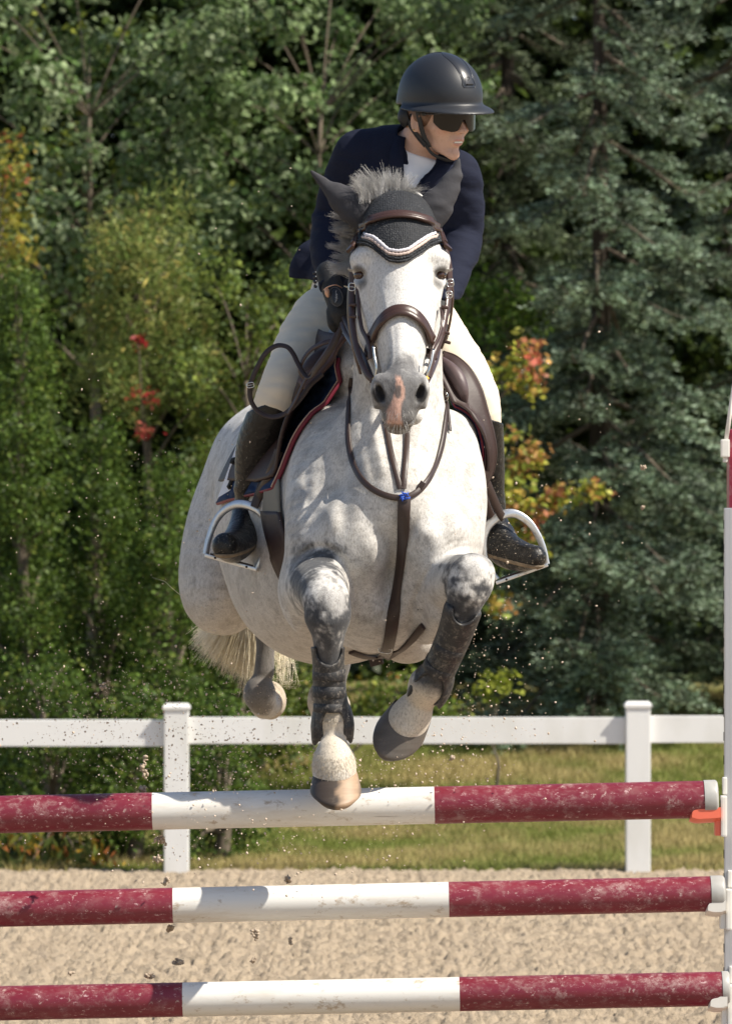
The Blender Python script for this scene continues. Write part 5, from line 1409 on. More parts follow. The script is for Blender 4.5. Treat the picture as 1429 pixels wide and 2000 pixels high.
buckle(687, 560, -.135, .0085, .010, bridle, rot=5); buckle(879, 552, -.115, .0085, .010, bridle, rot=-6); buckle(877, 575, -.130, .008, .009, bridle, rot=-6)
for x_, y_, d_, r_ in ((688, 595, -.125, 0), (689, 618, -.15, 5), (871, 650, -.165, 12), (868, 600, -.15, 8), (873, 668, -.155, 15)): obj('keeper', box(P(x_, y_, d_), (.020, .012, .009), rot=rotm((0, 1, 0), r_), bevel=.003), M_BROWN, bridle)
obj('bit', tube(spline([P(729, 676, -.275), P(731, 695, -.285), P(735, 718, -.295), P(733, 742, -.29)], 4), .0036, 8), M_BUCK, bridle)
obj('bit', tube(spline([P(846, 682, -.270), P(842, 705, -.285), P(836, 725, -.295), P(833, 742, -.29)], 4), .0036, 8), M_BUCK, bridle)
M_YEL = Mt('yellow_rubber', (0.62, 0.38, 0.05), .5).m
obj('bit_guard', ellmesh(P(831, 739, -.305), (.0095, .009, .0065)), M_YEL, bridle); obj('bit_guard', ellmesh(P(731, 741, -.300), (.006, .009, .0062)), M_YEL, bridle)
obj('bit_mouthpiece', tube(spline([P(731, 741, -.28), P(745, 800, -.22), P(781, 812, -.20), P(818, 800, -.22), P(832, 741, -.28)], 4), .005, 8), M_BUCK, bridle)
# reins
fs('rein', [(727, 744, -.27), (716, 716, -.20), (700, 688, -.05), (684, 664, .10), (674, 646, .21), (668, 628, .26)], .0085, .0022, M_BROWN, bridle, up=(-.6, -.5, .6))
fs('rein', [(727, 740, -.27), (712, 702, -.18), (694, 668, .0), (682, 644, .15), (671, 618, .26)], .0065, .0022, M_DARK, bridle, up=(-.6, -.5, .6))
fs('rein', [(833, 744, -.27), (842, 725, -.20), (853, 695, .0), (856, 665, .15), (852, 640, .25)], .0085, .0022, M_BROWN, bridle, up=(.6, -.5, .6))
fs('rein', [(668, 636, .25), (655, 668, .25), (638, 696, .26), (618, 722, .30), (604, 737, .34), (592, 728, .36), (580, 706, .38), (572, 690, .39), (560, 677, .40), (540, 675, .41), (520, 688, .41), (505, 712, .41), (494, 736, .41), (488, 757, .41), (490, 782, .41), (504, 803, .41), (528, 814, .41),
             (552, 810, .41), (572, 795, .40), (590, 774, .40), (606, 752, .40), (630, 730, .40)], .0070, .0022, M_DARK, bridle, up=(.25, -1, .45), n=6)
buckle(489, 752, .395, .010, .007, bridle, rot=-10)
fs('rein', [(660, 640, .30), (640, 680, .30), (615, 716, .33), (596, 742, .36), (577, 782, .38), (562, 808, .40)], .0055, .0022, M_BROWN, bridle, up=(-.7, -.7, .3))
fs('rein', [(664, 642, .30), (652, 662, .31), (630, 670, .33), (608, 682, .36), (592, 702, .38), (586, 724, .385), (598, 742, .38)], .0070, .0022, M_BROWN, bridle, up=(-.7, -.7, .3))

# ---- breastplate
bp = empty('breastplate', P(786, 970, -.03), 'dark brown leather breastplate strapped round the horse\'s neck and chest', 'breastplate')
strap('neck_strap', [(688, 738), (684, 775), (681, 820), (681, 862), (690, 905), (712, 942), (745, 965), (785, 973), (818, 958), (843, 922), (858, 882), (867, 835), (870, 790), (868, 762)], .0085, .0030, M_DARK, bp, n=6)
strap('chest_strap', [(789, 968), (789, 1010), (787, 1060), (782, 1110), (775, 1160), (766, 1215), (757, 1262), (750, 1280)], .0175, .0028, M_DARK, bp, n=7)
strap('throat_fork', [(751, 815), (757, 852), (763, 885), (772, 920), (781, 955)], .0080, .0026, M_DARK, bp, lo=-.08)
strap('throat_fork', [(797, 815), (795, 850), (793, 885), (790, 920), (787, 955)], .0080, .0026, M_DARK, bp, lo=-.08)
strap('loose_end', [(868, 775), (870, 800), (873, 826), (875, 843)], .0045, .0022, M_DARK, bp, off=.008)
a, n_ = surf(868, 775, .009); buckle(868, 775, a[1], .009, .011, bp)
a, n_ = surf(820, 950, .006); obj('keeper', box(a, (.016, .010, .026), rot=rotm((0, 1, 0), 32), bevel=.002), M_DARK, bp)
kn, n_ = surf(789, 971, .011)
M_BLUE = Mt('blue_cord', (0.02, 0.09, 0.50), .6).m
kp = []
for i in range(7):
    a0 = rnd.uniform(0, 6.28); kp.append(tube(spline([kn, kn + np.array([math.cos(a0) * .008, -.004, math.sin(a0) * .008]), kn + np.array([math.cos(a0 + .5) * .016, -.002, math.sin(a0 + .5) * .014])], 3), .0016, 5))
kp.append(tube(spline([kn + np.array([.010 * math.cos(t), -.003 * math.sin(2 * t), .008 * math.sin(t)]) for t in np.linspace(0, 5.5, 7)], 3), .0022, 6))
obj('cord_knot', merge(kp), M_BLUE, bp)
# ---- saddle pad
def loft(curves, th, n=5, m_=None, push=None, smooth=True):
    C2 = [spline(c, n) for c in curves]; C2 = np.array(C2)
    k = C2.shape[1]; rows = np.array([spline(C2[:, j], 4) for j in range(k)])       # k x R x 3(px,py,d)
    R_ = rows.shape[1]
    Pt = np.array([[P(*rows[j, i]) for i in range(R_)] for j in range(k)])
    if push is not None: Pt = pushout(Pt.reshape(-1, 3), push).reshape(k, R_, 3)
    du = np.gradient(Pt, axis=0); dv = np.gradient(Pt, axis=1); N = np.cross(du, dv); N /= np.linalg.norm(N, axis=-1)[..., None] + 1e-9
    A = (Pt + N * th / 2).reshape(-1, 3); B = (Pt - N * th / 2).reshape(-1, 3); M = k * R_
    F = []
    for j in range(k - 1):
        for i in range(R_ - 1):
            a = j * R_ + i; F.append([a, a + 1, a + R_ + 1, a + R_]); F.append([M + a, M + a + R_, M + a + R_ + 1, M + a + 1])
    per = [j * R_ for j in range(k)] + [(k - 1) * R_ + i for i in range(1, R_)] + [j * R_ + R_ - 1 for j in range(k - 2, -1, -1)] + [i for i in range(R_ - 2, 0, -1)]
    for i in range(len(per)):
        a, b = per[i], per[(i + 1) % len(per)]; F.append([a, b, M + b, M + a])
    return (np.concatenate([A, B]), F), Pt
m = Mt('navy_quilt', (0.012, 0.025, 0.060), .8, .2)
wv = m.new('ShaderNodeTexWave'); wv.inputs['Scale'].default_value = 9; wv.inputs['Distortion'].default_value = .3; m.ln(m.coord((1, 1, 1), (0, .8, 0)), wv.inputs['Vector'])
wv2 = m.new('ShaderNodeTexWave'); wv2.inputs['Scale'].default_value = 9; wv2.inputs['Distortion'].default_value = .3; m.ln(m.coord((1, 1, 1), (0, -.8, 0)), wv2.inputs['Vector'])
m.col(m.mix(m.noise(40, detail=4), (0.012, 0.028, 0.075), (0.024, 0.048, 0.115)))
b1 = m.bump(m.math('MULTIPLY', wv.outputs['Fac'], wv2.outputs['Fac']), .8, .012); m.bump(m.noise(220, detail=3), .4, .002, prev=b1); M_PAD = m.m
M_PIPE = Mt('red_piping', (0.17, 0.012, 0.03), .55).m
M_CREAMP = Mt('cream_piping', (0.5, 0.36, 0.28), .6).m
pad = empty('saddle_pad', P(640, 780, .5), 'navy quilted saddle pad with dark red piping under the saddle', 'saddle pad')
fr_ = [(690, 712, .50), (664, 745, .47), (632, 795, .46), (603, 850, .46), (580, 898, .48), (563, 935, .50), (558, 958, .52)]
md_ = [(660, 690, .62), (625, 735, .62), (590, 790, .62), (562, 850, .63), (545, 900, .66), (530, 945, .68), (520, 975, .70)]
rr_ = [(600, 680, .80), (562, 735, .80), (530, 790, .80), (508, 850, .80), (492, 900, .81), (468, 950, .85), (440, 985, .92)]
g_, Pt = loft([fr_, md_, rr_], .012, push=.010)
obj('left_panel', g_, M_PAD, pad)
obj('piping', tube(Pt[:, 0], .0068, 8), M_PIPE, pad)
obj('piping_edge', tube(Pt[:, 0] + np.array([-.0075, -.004, .002]), .0019, 6), M_CREAMP, pad)
obj('piping', tube(Pt[-1, :], .0060, 8), M_PIPE, pad)
obj('piping', tube(Pt[:, -1], .0060, 8), M_PIPE, pad)
frr = [(864, 735, .47), (876, 765, .45), (892, 805, .43), (908, 848, .42), (920, 882, .42), (928, 915, .44), (931, 945, .46)]
mdr = [(872, 712, .60), (893, 742, .58), (912, 790, .56), (925, 840, .55), (934, 885, .55), (940, 920, .57), (942, 955, .58)]
rrr = [(880, 690, .95), (905, 720, .98), (925, 770, 1.0), (932, 830, 1.0), (930, 880, 1.0), (925, 920, 1.0), (920, 950, 1.0)]
g_, Pt2 = loft([frr, mdr, rrr], .012, push=.010)
obj('right_panel', g_, M_PAD, pad)
obj('piping', tube(Pt2[:, 0], .0035, 8), M_PIPE, pad)
# number plate hanging on the pad: white with a black numeral, half hidden by the boot
nb = empty('number_plate', P(452, 915, 1.0), 'white number plate with a black numeral behind the rider\'s left-hand boot in the picture', 'number plate')
V, F = strip([P(462, 868, .80), P(446, 915, .80), P(425, 972, .80)], [P(520, 870, .765), P(515, 910, .765), P(505, 925, .765)], .002)
M_WCARD = Mt('white_card', (0.88, 0.88, 0.92), .4).m
obj('card', (V, F), M_WCARD, nb, smooth=False)
dg = [P(*q, .785) for q in ((452, 906), (455, 898), (461, 898), (463, 908), (459, 924), (450, 944), (447, 952), (458, 947), (468, 942))]
obj('numeral', tube(spline(dg, 4), 1.0, flat=(.0062, .001), up=(0, -1, 0)), Mt('black_print', (0.01, 0.01, 0.01), .5).m, nb)
# ---- saddle
saddle = empty('saddle', P(690, 640, .8), 'brown leather jumping saddle with forward flaps and metal stirrups', 'saddle')
f = Field(); f.chain([H(735, 640, .62, 40), H(712, 655, .80, 62), H(700, 650, 1.0, 78), H(690, 625, 1.2, 78), H(685, 600, 1.3, 66)], k=.03, n=3, sq=(Z, .5))
V, F = f.mesh(.008); obj('seat', (V, F.tolist()), M_SADL, saddle)
# left flap, strip of paler leather colour for its lit top, knee roll
lf = [(682, 662, .52), (650, 694, .48), (618, 730, .45), (588, 764, .44), (564, 806, .44), (549, 850, .455), (541, 900, .48), (536, 932, .50)]
lm = [(662, 655, .60), (630, 695, .57), (600, 738, .555), (577, 785, .55), (560, 830, .55), (546, 875, .57), (535, 920, .60), (527, 948, .62)]
lr = [(620, 650, .85), (585, 700, .86), (560, 750, .86), (540, 800, .86), (525, 850, .87), (515, 900, .88), (505, 940, .90), (500, 960, .92)]
g_, Pt3 = loft([lf, lm, lr], .009, push=.026)
obj('left_flap', g_, M_SADL, saddle)
obj('flap_edge', tube(Pt3[:, 0], .0055, 8), M_SADL, saddle)
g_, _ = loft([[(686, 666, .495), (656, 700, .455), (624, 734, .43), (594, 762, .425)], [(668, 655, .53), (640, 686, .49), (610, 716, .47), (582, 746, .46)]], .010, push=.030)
obj('lit_flap_top', g_, M_SADL_LIT, saddle)
def roll(name, nodes, mat, sq=None):
    f = Field(); f.chain([H(*q) for q in nodes], k=.01, n=4, sq=sq); V, F = f.mesh(.0045, pad=.01); return obj(name, (V, F.tolist()), mat, saddle)
roll('knee_roll', [(640, 688, .50, 12), (622, 704, .49, 18), (606, 726, .49, 19), (592, 752, .50, 14), (578, 782, .52, 9)], M_SADL)
# right side: two layers and a roll
ro = [(866, 688, .58), (892, 698, .54), (918, 722, .51), (938, 758, .49), (950, 800, .48), (962, 845, .48), (967, 885, .49), (960, 925, .51), (944, 950, .53)]
ri = [(860, 725, .47), (876, 745, .455), (895, 775, .44), (908, 812, .435), (918, 850, .435), (926, 885, .44), (932, 915, .45), (936, 935, .46), (938, 955, .48)]
g_, Pt4 = loft([ri, ro], .009, push=.018)
obj('right_flap', g_, M_SADL, saddle); obj('flap_edge', tube(Pt4[:, -1], .0055, 8), M_SADL, saddle)
bo = [(862, 706, .48), (886, 735, .46), (905, 768, .445), (920, 810, .435), (931, 850, .43), (934, 885, .43), (932, 918, .44)]
bi = [(860, 738, .43), (872, 762, .415), (886, 795, .405), (902, 835, .395), (914, 868, .40), (924, 898, .405), (930, 920, .415)]
g_, Pt5 = loft([bi, bo], .007, push=.022)
obj('sweat_flap', g_, M_SADL, saddle); obj('flap_edge', tube(Pt5[:, -1], .0045, 8), M_SADL, saddle)
roll('knee_roll', [(862, 702, .50, 7), (878, 718, .46, 12), (893, 738, .44, 15), (903, 762, .43, 12), (908, 786, .44, 6)], leather('purple_brown_leather', (0.075, 0.050, 0.052), (0.10, 0.068, 0.068), .5))
# girth with its elastic, left side and under the breast
gl_, _ = loft([[(527, 940, .58), (532, 975, .57), (538, 1010, .57)], [(557, 935, .50), (563, 975, .46), (568, 1010, .44)]], .006, push=.010)
obj('girth_elastic', gl_, Mt('elastic_web', (0.22, 0.20, 0.16), .8).m, saddle)
gl_, _ = loft([[(538, 1000, .58), (546, 1045, .56), (556, 1085, .54), (566, 1112, .52), (590, 1150, .50)], [(570, 1000, .44), (578, 1030, .42), (582, 1060, .42), (582, 1090, .43), (600, 1150, .42)]], .008, push=.012)
obj('girth', gl_, M_SADL, saddle)
strap('girth', [(686, 1271), (705, 1278), (745, 1283), (780, 1268), (812, 1240), (828, 1222)], .0105, .004, M_SADL, saddle, n=6, lo=-.3)
a, n_ = surf(752, 1266, .014); buckle(752, 1268, a[1], .018, .011, saddle, rot=6)
bw, n_ = surf(745, 1290, .006); obj('girth_loop', box(bw + np.array([-.012, 0, -.010]), (.040, .010, .026), rot=rotm((0, 1, 0), -14), bevel=.003), M_DARK, saddle)
# leathers and stirrups
fs('stirrup_leather', [(545, 880, .50), (530, 918, .52), (512, 955, .58), (494, 992, .62)], .0135, .003, M_DARK, saddle, up=(-.5, -1, 0))
fs('stirrup_leather', [(512, 945, .60), (505, 965, .60), (497, 990, .60)], .012, .003, M_DARK, saddle, up=(-.3, -1, 0))
fs('stirrup_leather', [(945, 930, .52), (958, 962, .54), (975, 1000, .58), (983, 1012, .60)], .0125, .003, M_DARK, saddle, up=(.5, -1, 0))
fs('stirrup_leather', [(937, 945, .58), (948, 980, .58), (960, 1010, .60)], .011, .003, M_DARK, saddle, up=(.3, -1, 0))
def stirrup(arch, tread, up, tw):
    root = empty('stirrup', (0, 0, 0)); root.parent = saddle; root.location = -Vector(saddle.location)
    root.location = -saddle.location
    q = spline(arch, 7); pts = np.array([P(a, b, c) for a, b, c in q[:, :3]]); n = len(pts)
    wd = np.array([1 + .45 * math.exp(-((i / (n - 1) - .5) / .22) ** 2) for i in range(n)])
    obj('arch', tube(pts, wd, flat=(.0088, .0034), up=up), M_STIR, root, angle=50)
    a, b = P(*tread[0]), P(*tread[1]); ax = nrm(b - a); md = (a + b) / 2
    upv = nrm(Z - ax * ax[2]); fw = np.cross(ax, upv); R = np.stack([ax, fw, upv], 1)
    L = np.linalg.norm(b - a)
    obj('tread', box(md, (L, .045, .010), rot=R, bevel=.003), M_STIR, root, smooth=False)
    obj('tread_pad', box(md + upv * .007, (L * .82, .040, .006), rot=R, bevel=.002), M_DARK, root, smooth=False)
    for t in (-.30, .30): obj('rivet', ellmesh(md + ax * L * t - fw * .0235 - upv * .001 if fw[1] > 0 else md + ax * L * t + fw * .0235, (.0035, .0015, .0035), nu=10, nv=6), M_SADL, root)
    return root
stirrup([(402, 1082, .60), (408, 1052, .605), (420, 1020, .61), (438, 997, .61), (462, 985, .61), (488, 988, .61), (510, 1002, .61), (523, 1028, .61), (522, 1060, .60), (512, 1090, .60), (501, 1112, .60)],
        [(400, 1084, .60), (502, 1113, .60)], (.3, -1, .1), 0)
stirrup([(970, 1132, .60), (954, 1110, .60), (945, 1080, .60), (944, 1050, .60), (955, 1025, .60), (978, 1007, .60), (1004, 1003, .60), (1030, 1018, .60), (1048, 1042, .60), (1060, 1070, .60), (1067, 1102, .60)],
        [(968, 1139, .60), (1069, 1103, .60)], (-.3, -1, .1), 0)

# ---- tendon boots on the front legs
m = Mt('boot_shell', (0.022, 0.022, 0.024), .5, .45)
dd = m.noise(65, detail=6, rough=.8); m.col(m.mix(m.ramp(dd, [(.50, (0, 0, 0)), (.68, (.75, .75, .75))]), (0.020, 0.020, 0.022), (0.22, 0.195, 0.165))); m.bump(dd, .3, .003); M_TB = m.m
m = Mt('boot_strap', (0.020, 0.020, 0.022), .6); dd = m.noise(90, detail=6, rough=.8); m.col(m.mix(m.ramp(dd, [(.52, (0, 0, 0)), (.68, (.7, .7, .7))]), (0.017, 0.017, 0.019), (0.24, 0.21, 0.18))); M_TBS = m.m
def tendon(label, can, cupc, front_top, front_bot, straps_, cl1, cl2):
    root = empty('tendon_boot', P(can[1][0], can[1][1], can[1][2]), label, 'leg boot', 'black boots on the horse\'s front legs')
    f = Field(); f.chain([(x, y, z, r + .0065) for x, y, z, r in [H(*q) for q in can]], k=.01, n=4, sq=(Y_, 1.25))
    for c in cupc: f.ell(P(*c[:3]), c[3], k=.012, rot=c[4])
    for c in front_top + front_bot: f.ell(P(*c[:3]), c[3], k=.006, sub=True, rot=c[4] if len(c) > 4 else None)
    f.clip(*cl1, .004); f.clip(*cl2, .004)
    V, F = f.mesh(.003, pad=.012); sh = obj('shell', (V, F.tolist()), M_TB, root)
    for (c, ax, r, hw) in straps_:
        c = P(*c); ax = nrm(ax); u = nrm(np.cross(ax, Y_)); v = np.cross(ax, u)
        pts = [c + u * math.cos(t) * r + v * math.sin(t) * r * 1.25 for t in np.linspace(0, 2 * math.pi, 32, endpoint=False)]
        obj('strap', tube(pts, 1.0, closed=True, flat=(hw, .0014), up=np.array([nrm(p - c) for p in pts])), M_TBS, root, angle=60)
tendon('black mud-splashed boot on the straight front leg, left of the two front legs',
       [(640, 1262, -.118, 29), (641, 1290, -.11, 27), (643, 1340, -.095, 27), (647, 1378, -.085, 29), (649, 1415, -.075, 35)],
       [(617, 1420, -.065, (.013, .045, .055), rotm((0, 1, 0), 4)), (682, 1415, -.065, (.012, .045, .052), rotm((0, 1, 0), -4))],
       [(642, 1270, -.20, (.037, .12, .043))], [(650, 1425, -.20, (.036, .13, .060)), (652, 1470, -.10, (.040, .10, .035))],
       [((642, 1318, -.102), (0.02, 0, 1), .0435, .016), ((643, 1352, -.095), (0.02, 0, 1), .0440, .0150), ((645, 1383, -.087), (0.02, 0, 1), .0455, .0115)],
       (P(640, 1263, -.11), (0, 0, 1)), (P(648, 1457, -.08), (0, .25, -1)))
tendon('black mud-splashed boot on the folded front leg, right of the two front legs',
       [(902, 1195, -.20, 33), (889, 1235, -.16, 30), (868, 1285, -.115, 28), (852, 1318, -.085, 29), (840, 1338, -.055, 36)],
       [(813, 1330, -.05, (.012, .042, .050), rotm((0, 1, 0), 28)), (871, 1352, -.05, (.011, .042, .050), rotm((0, 1, 0), 24))],
       [(910, 1190, -.29, (.034, .12, .045), rotm((0, 1, 0), 20))], [(836, 1354, -.17, (.043, .15, .056), rotm((0, 1, 0), 24))],
       [((894, 1222, -.172), (.35, -.6, 1), .0455, .0155), ((878, 1262, -.135), (.42, -.6, 1), .0445, .0155), ((860, 1300, -.10), (.45, -.6, 1), .0445, .0135)],
       (P(908, 1186, -.21), (.35, -.3, 1)), (P(833, 1378, -.03), (-.35, .3, -1)))
# ================================================================ hair strands and flying sand
def strands(rows, mat, name, parent, taper=.15, sides=3):
    """rows: list of (path points, radius)"""
    VV = []; FF = []; o = 0
    for path, r in rows:
        n = len(path)
        V, F = tube(path, np.linspace(1, taper, n) * r, sides, caps=False)
        VV.append(V); FF.append(np.array(F) + o); o += len(V)
    V = np.concatenate(VV); F = np.concatenate(FF)
    return link(name, mesh_np(name, V, F), mat, parent)
def hairmat(name, a, b, rough=.5):
    m = Mt(name, a, rough, .35)
    nn = m.noise(14, m.coord((1, 1, .3)), 5, .7); m.col(m.mix(m.ramp(nn, [(.35, (0, 0, 0)), (.65, (1, 1, 1))]), a, b)); return m.m
M_MANE = hairmat('grey_mane', (0.24, 0.23, 0.225), (0.62, 0.60, 0.57)); M_TAIL = hairmat('cream_tail', (0.74, 0.64, 0.44), (0.95, 0.87, 0.70))
rn2 = np.random.RandomState(21)
# crest between the ears, blown up and to the sides
rows = []
for c_ in range(105):
    u = rn2.uniform(-1, 1); lean = (u * .45 - .18) + rn2.normal(0, .16); L = (60 - 26 * abs(u) ** 1.5) * rn2.uniform(.45, 1.15); dc = rn2.uniform(.0, .10)
    tx = 752 + u * 44 + lean * L * .95; ty = 386 - L * .93
    for i in range(26):
        uu = u + rn2.normal(0, .10); k = rn2.uniform(.55, 1.08)
        p0 = P(752 + uu * 46, 386 + abs(uu) * 5 + rn2.uniform(-3, 8), dc + rn2.uniform(-.02, .02)); t_ = P(tx + rn2.normal(0, 3.5), ty + rn2.normal(0, 3.5), dc + rn2.uniform(-.015, .015))
        e = p0 + (t_ - p0) * k; mid = (p0 + e) / 2 + np.array([-lean * .008, rn2.normal(0, .004), .006])
        e2 = e + np.array([lean * .006 + rn2.normal(0, .003), 0, -abs(lean) * .006 + rn2.normal(0, .002)])
        rows.append((spline([p0, mid, e, e2], 3), .00050))
strands(rows, M_MANE, 'forelock', horse)
rows = []
for i in range(240):
    bx = rn2.uniform(770, 800); p0 = P(bx, 386, .0); a = rn2.uniform(10, 48)
    e = P(bx + a, 372 + rn2.normal(0, 7) - a * .1, -.02); rows.append((spline([p0, (p0 + e) / 2 + [0, 0, .008], e], 4), .0004))
strands(rows, M_MANE, 'forelock', horse)
# mane falling out on the left of the neck in pointed tufts
rows = []
for ty0 in (414, 430, 441, 452, 466, 478, 487, 499, 511, 520, 530):
    Lc = rn2.uniform(20, 48); k0 = rn2.uniform(-.45, .5); dc = rn2.uniform(.07, .14)
    tx, ty = 690 - Lc, ty0 + Lc * k0 * .7 - 3
    for i in range(170):
        by = ty0 + rn2.normal(0, 8); d = dc + rn2.uniform(-.02, .02)
        p0 = P(694 + rn2.uniform(-6, 10), by, d); t_ = P(tx + rn2.normal(0, 2.5), ty + rn2.normal(0, 3.2), d - .01); k = rn2.uniform(.45, 1.1)
        e = p0 + (t_ - p0) * k; mid = (p0 + e) / 2 + np.array([0, 0, rn2.uniform(-.004, -.012) * (1 if k0 > 0 else .4)])
        e2 = e + np.array([-.003, 0, rn2.normal(.002, .003)])
        rows.append((spline([p0, mid, e, e2], 3), .00050))
strands(rows, M_MANE, 'mane', horse)
# tail
rows = []
for i in range(3000):
    u = rn2.beta(1.2, 1.1); d = rn2.uniform(2.34, 2.55)
    tipx = 376 + 132 * u + rn2.normal(0, 5); tipy = 1242 + 84 * u ** .75 + rn2.normal(0, 9) + (24 if rn2.rand() < .06 else 0)
    k = rn2.uniform(.55, 1.04) if rn2.rand() < .5 else rn2.uniform(.85, 1.04)
    p0 = P(495 + rn2.uniform(-22, 24), 1135 + rn2.uniform(-10, 10), d); p1 = P(tipx, tipy, d + .05); p1 = p0 + (p1 - p0) * k
    mid = p0 * .45 + p1 * .55 + np.array([.02 * (1 - u), 0, .022])
    e = p1 + np.array([-.008 * rn2.rand(), 0, rn2.normal(0, .006)])
    rows.append((spline([p0, mid, p1, e], 3), .0010))
for i in range(170):
    d = rn2.uniform(2.36, 2.5); p0 = P(535 + rn2.uniform(-6, 26), 1190, d); L = rn2.uniform(60, 150); x1 = 545 + rn2.uniform(-12, 26)
    rows.append((spline([p0, P(x1 + rn2.normal(0, 4), 1190 + L * .5, d), P(x1 + rn2.normal(0, 8), 1190 + L, d), P(x1 + rn2.normal(0, 14), 1196 + L, d)], 3), .0008))
rows.append((spline([P(352, 1162, 1.7), P(335, 1148, 1.7), P(322, 1136, 1.72), P(306, 1131, 1.74), P(296, 1127, 1.74)], 4), .0009))
strands(rows, M_TAIL, 'tail', horse)
# feathery hair at the pasterns and fetlocks, whiskers
rows = []
for cx, cy, d, w_, ext in ((652, 1505, -.16, 44, 16), (650, 1400, -.125, 30, 8)):
    for i in range(700):
        u = rn2.uniform(-1, 1); yy = cy + rn2.uniform(-16, 14) - 8 * abs(u)
        if cy > 1450: yy = cy + rn2.uniform(-22, 24) - 26 * abs(u) ** 2
        p0, n_ = surf(cx + u * w_, yy, .0002)
        if p0[1] > .1: continue
        e = p0 + n_ * .0016 + np.array([u * .004, 0, -rn2.uniform(.004, .008)]); rows.append((np.array([p0, (p0 + e) / 2 + n_ * .001, e]), .0005))
M_FEATH = hairmat('pastern_hair', (0.46, 0.40, 0.32), (0.62, 0.56, 0.47)); strands(rows, M_FEATH, 'pastern_hair', horse)
rows = []
for i in range(70):
    x = rn2.uniform(748, 822); y = rn2.uniform(800, 842); p0, n_ = surf(x, y, 0)
    if p0[1] > -.2: continue
    e = p0 + n_ * rn2.uniform(.006, .016) + np.array([0, 0, -rn2.uniform(.008, .028)]); rows.append((spline([p0, (p0 + e) / 2 + n_ * .005, e], 3), .00035))
strands(rows, M_MANE, 'whiskers', horse)

# ---- flying sand
m = Mt('flying_sand', (0.62, 0.50, 0.38), .9); m.col(m.mix(m.noise(60, detail=3), (0.40, 0.31, 0.22), (0.75, 0.62, 0.50))); M_FLY = m.m
ico = np.array([(0, 0, 1), (.89, 0, .45), (.28, .85, .45), (-.72, .53, .45), (-.72, -.53, .45), (.28, -.85, .45), (.72, .53, -.45), (-.28, .85, -.45), (-.89, 0, -.45), (-.28, -.85, -.45), (.72, -.53, -.45), (0, 0, -1)], float)
icf = np.array([(0, 1, 2), (0, 2, 3), (0, 3, 4), (0, 4, 5), (0, 5, 1), (1, 6, 2), (2, 7, 3), (3, 8, 4), (4, 9, 5), (5, 10, 1), (6, 7, 2), (7, 8, 3), (8, 9, 4), (9, 10, 5), (10, 6, 1), (11, 7, 6), (11, 8, 7), (11, 9, 8), (11, 10, 9), (11, 6, 10)])
VV = []; FF = []; o = 0
def grain(c, r):
    global o
    v = ico * rn2.uniform(.6, 1.3, (12, 1)) * r * rn2.uniform(.6, 1.5, 3); VV.append(v + c); FF.append(icf + o); o += 12
def cloud(n, cx, cy, sx, sy, rmin=.0010, rmax=.0034, d0=-.1, d1=1.6, p=3.2):
    for i in range(n):
        x = rn2.normal(cx, sx); y = rn2.normal(cy, sy); d = rn2.uniform(d0, d1)
        q = P(x, y, d)
        if q[2] < .1 or sdist(q)[0] < .01: continue
        grain(q, rmin + (rmax - rmin) * rn2.rand() ** p)
cloud(900, 200, 1400, 120, 90); cloud(1100, 420, 1480, 160, 90); cloud(450, 560, 1480, 170, 110); cloud(420, 930, 1260, 90, 120); cloud(350, 860, 1460, 120, 60)
cloud(130, 1050, 1000, 120, 150); cloud(260, 300, 1050, 160, 170); cloud(25, 350, 560, 260, 200); cloud(500, 520, 1620, 200, 80, d0=-.6, d1=.5); cloud(160, 760, 1560, 140, 60)
flying = link('flying_sand', mesh_np('flying_sand', np.concatenate(VV), np.concatenate(FF)), M_FLY, smooth=False)
tag(flying, 'fine spray of pale sand grains thrown up around the horse\'s legs', 'sand spray', kind='stuff')
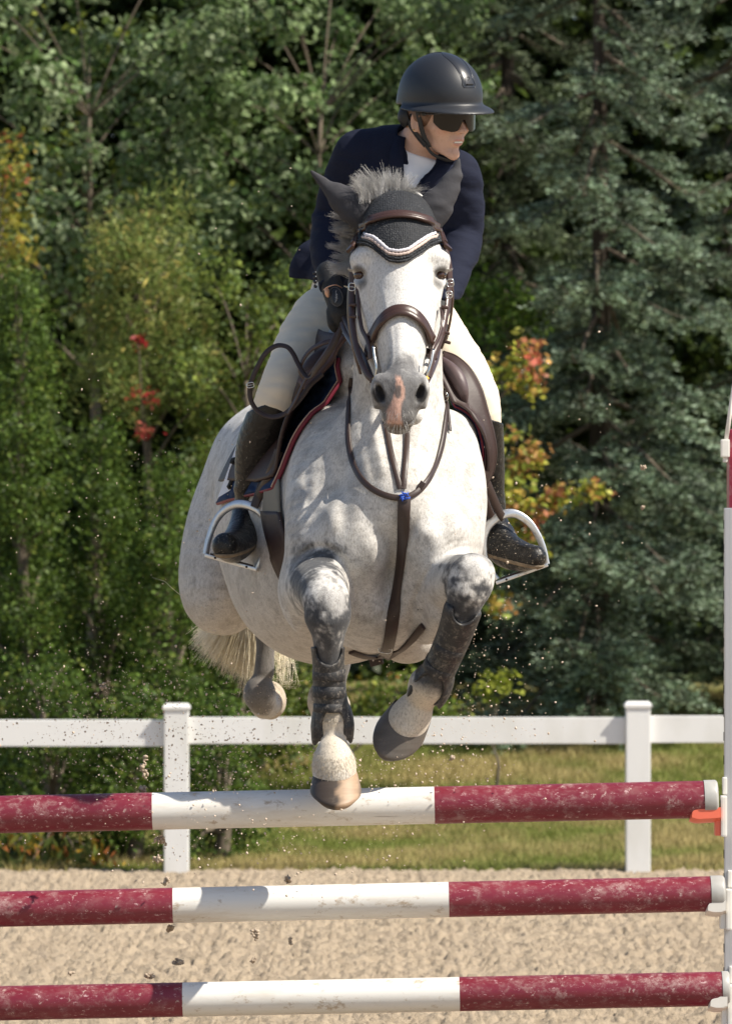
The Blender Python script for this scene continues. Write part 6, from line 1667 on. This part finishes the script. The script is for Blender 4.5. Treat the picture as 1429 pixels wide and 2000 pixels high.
# larger clods, each its own object
clods = [(280, 1500, 17, 26, 'pale crumbling clod of footing above the top pole, left of the fence post'), (276, 1540, 12, 12, 'small clod touching the top pole below the larger pale clod'),
         (308, 1640, 20, 16, 'clod of footing between the top and middle poles, left of the fence post'), (310, 1680, 14, 12, 'small clod under the clod left of the fence post'),
         (325, 1722, 11, 9, 'dark clod just above the middle pole at the left'), (565, 1716, 12, 13, 'dark clod just above the middle pole, below the straight front hoof'),
         (497, 1825, 9, 17, 'upright dark clod hanging below the middle pole, centre left'), (567, 1838, 7, 9, 'small dark clod below the middle pole, right of the upright clod'),
         (345, 1882, 16, 10, 'flat clod midway between the middle and lowest poles'), (292, 1905, 10, 8, 'small clod just above the lowest pole at the left'), (495, 1875, 8, 7, 'tiny clod above the white band of the lowest pole'),
         (140, 1902, 6, 6, 'tiny clod at the far left between the middle and lowest poles'), (335, 1814, 9, 7, 'small clod just under the middle pole, left of centre'), (1255, 912, 7, 9, 'tan clod high in the air in front of the spruces'),
         (1255, 992, 5, 6, 'tiny pale clod below the tan clod in front of the spruces'), (882, 1482, 6, 6, 'tiny pale clod below the folded hoof'), (200, 1345, 7, 7, 'small pale clod in the air at the far left')]
m = Mt('damp_clod', (0.36, 0.27, 0.19), .95); m.col(m.mix(m.noise(70, detail=4), (0.16, 0.115, 0.075), (0.58, 0.47, 0.36))); M_CLOD = m.m
for x, y, w_, h_, lb in clods:
    VV = []; FF = []; o = 0; d = rn2.uniform(-.35, .1) if y > 1450 else .3
    c = P(x, y, d); s = S(d); cen = [np.zeros(3)]
    for i in range(34):
        b = cen[rn2.randint(len(cen))] + rn2.normal(0, 1, 3) * np.array([w_, min(w_, h_), h_]) * s * .20
        b = b * np.minimum(1, 1.0 / (np.abs(b) / (np.array([w_, w_, h_]) * s) + .2)); cen.append(b); grain(c + b, s * rn2.uniform(1.2, 4.2) * (1 if w_ > 8 else .7))
    tag(link('sand_clod', mesh_np('sand_clod', np.concatenate(VV), np.concatenate(FF)), M_CLOD, smooth=False), lb, 'clod', 'clods of footing thrown up by the hooves')
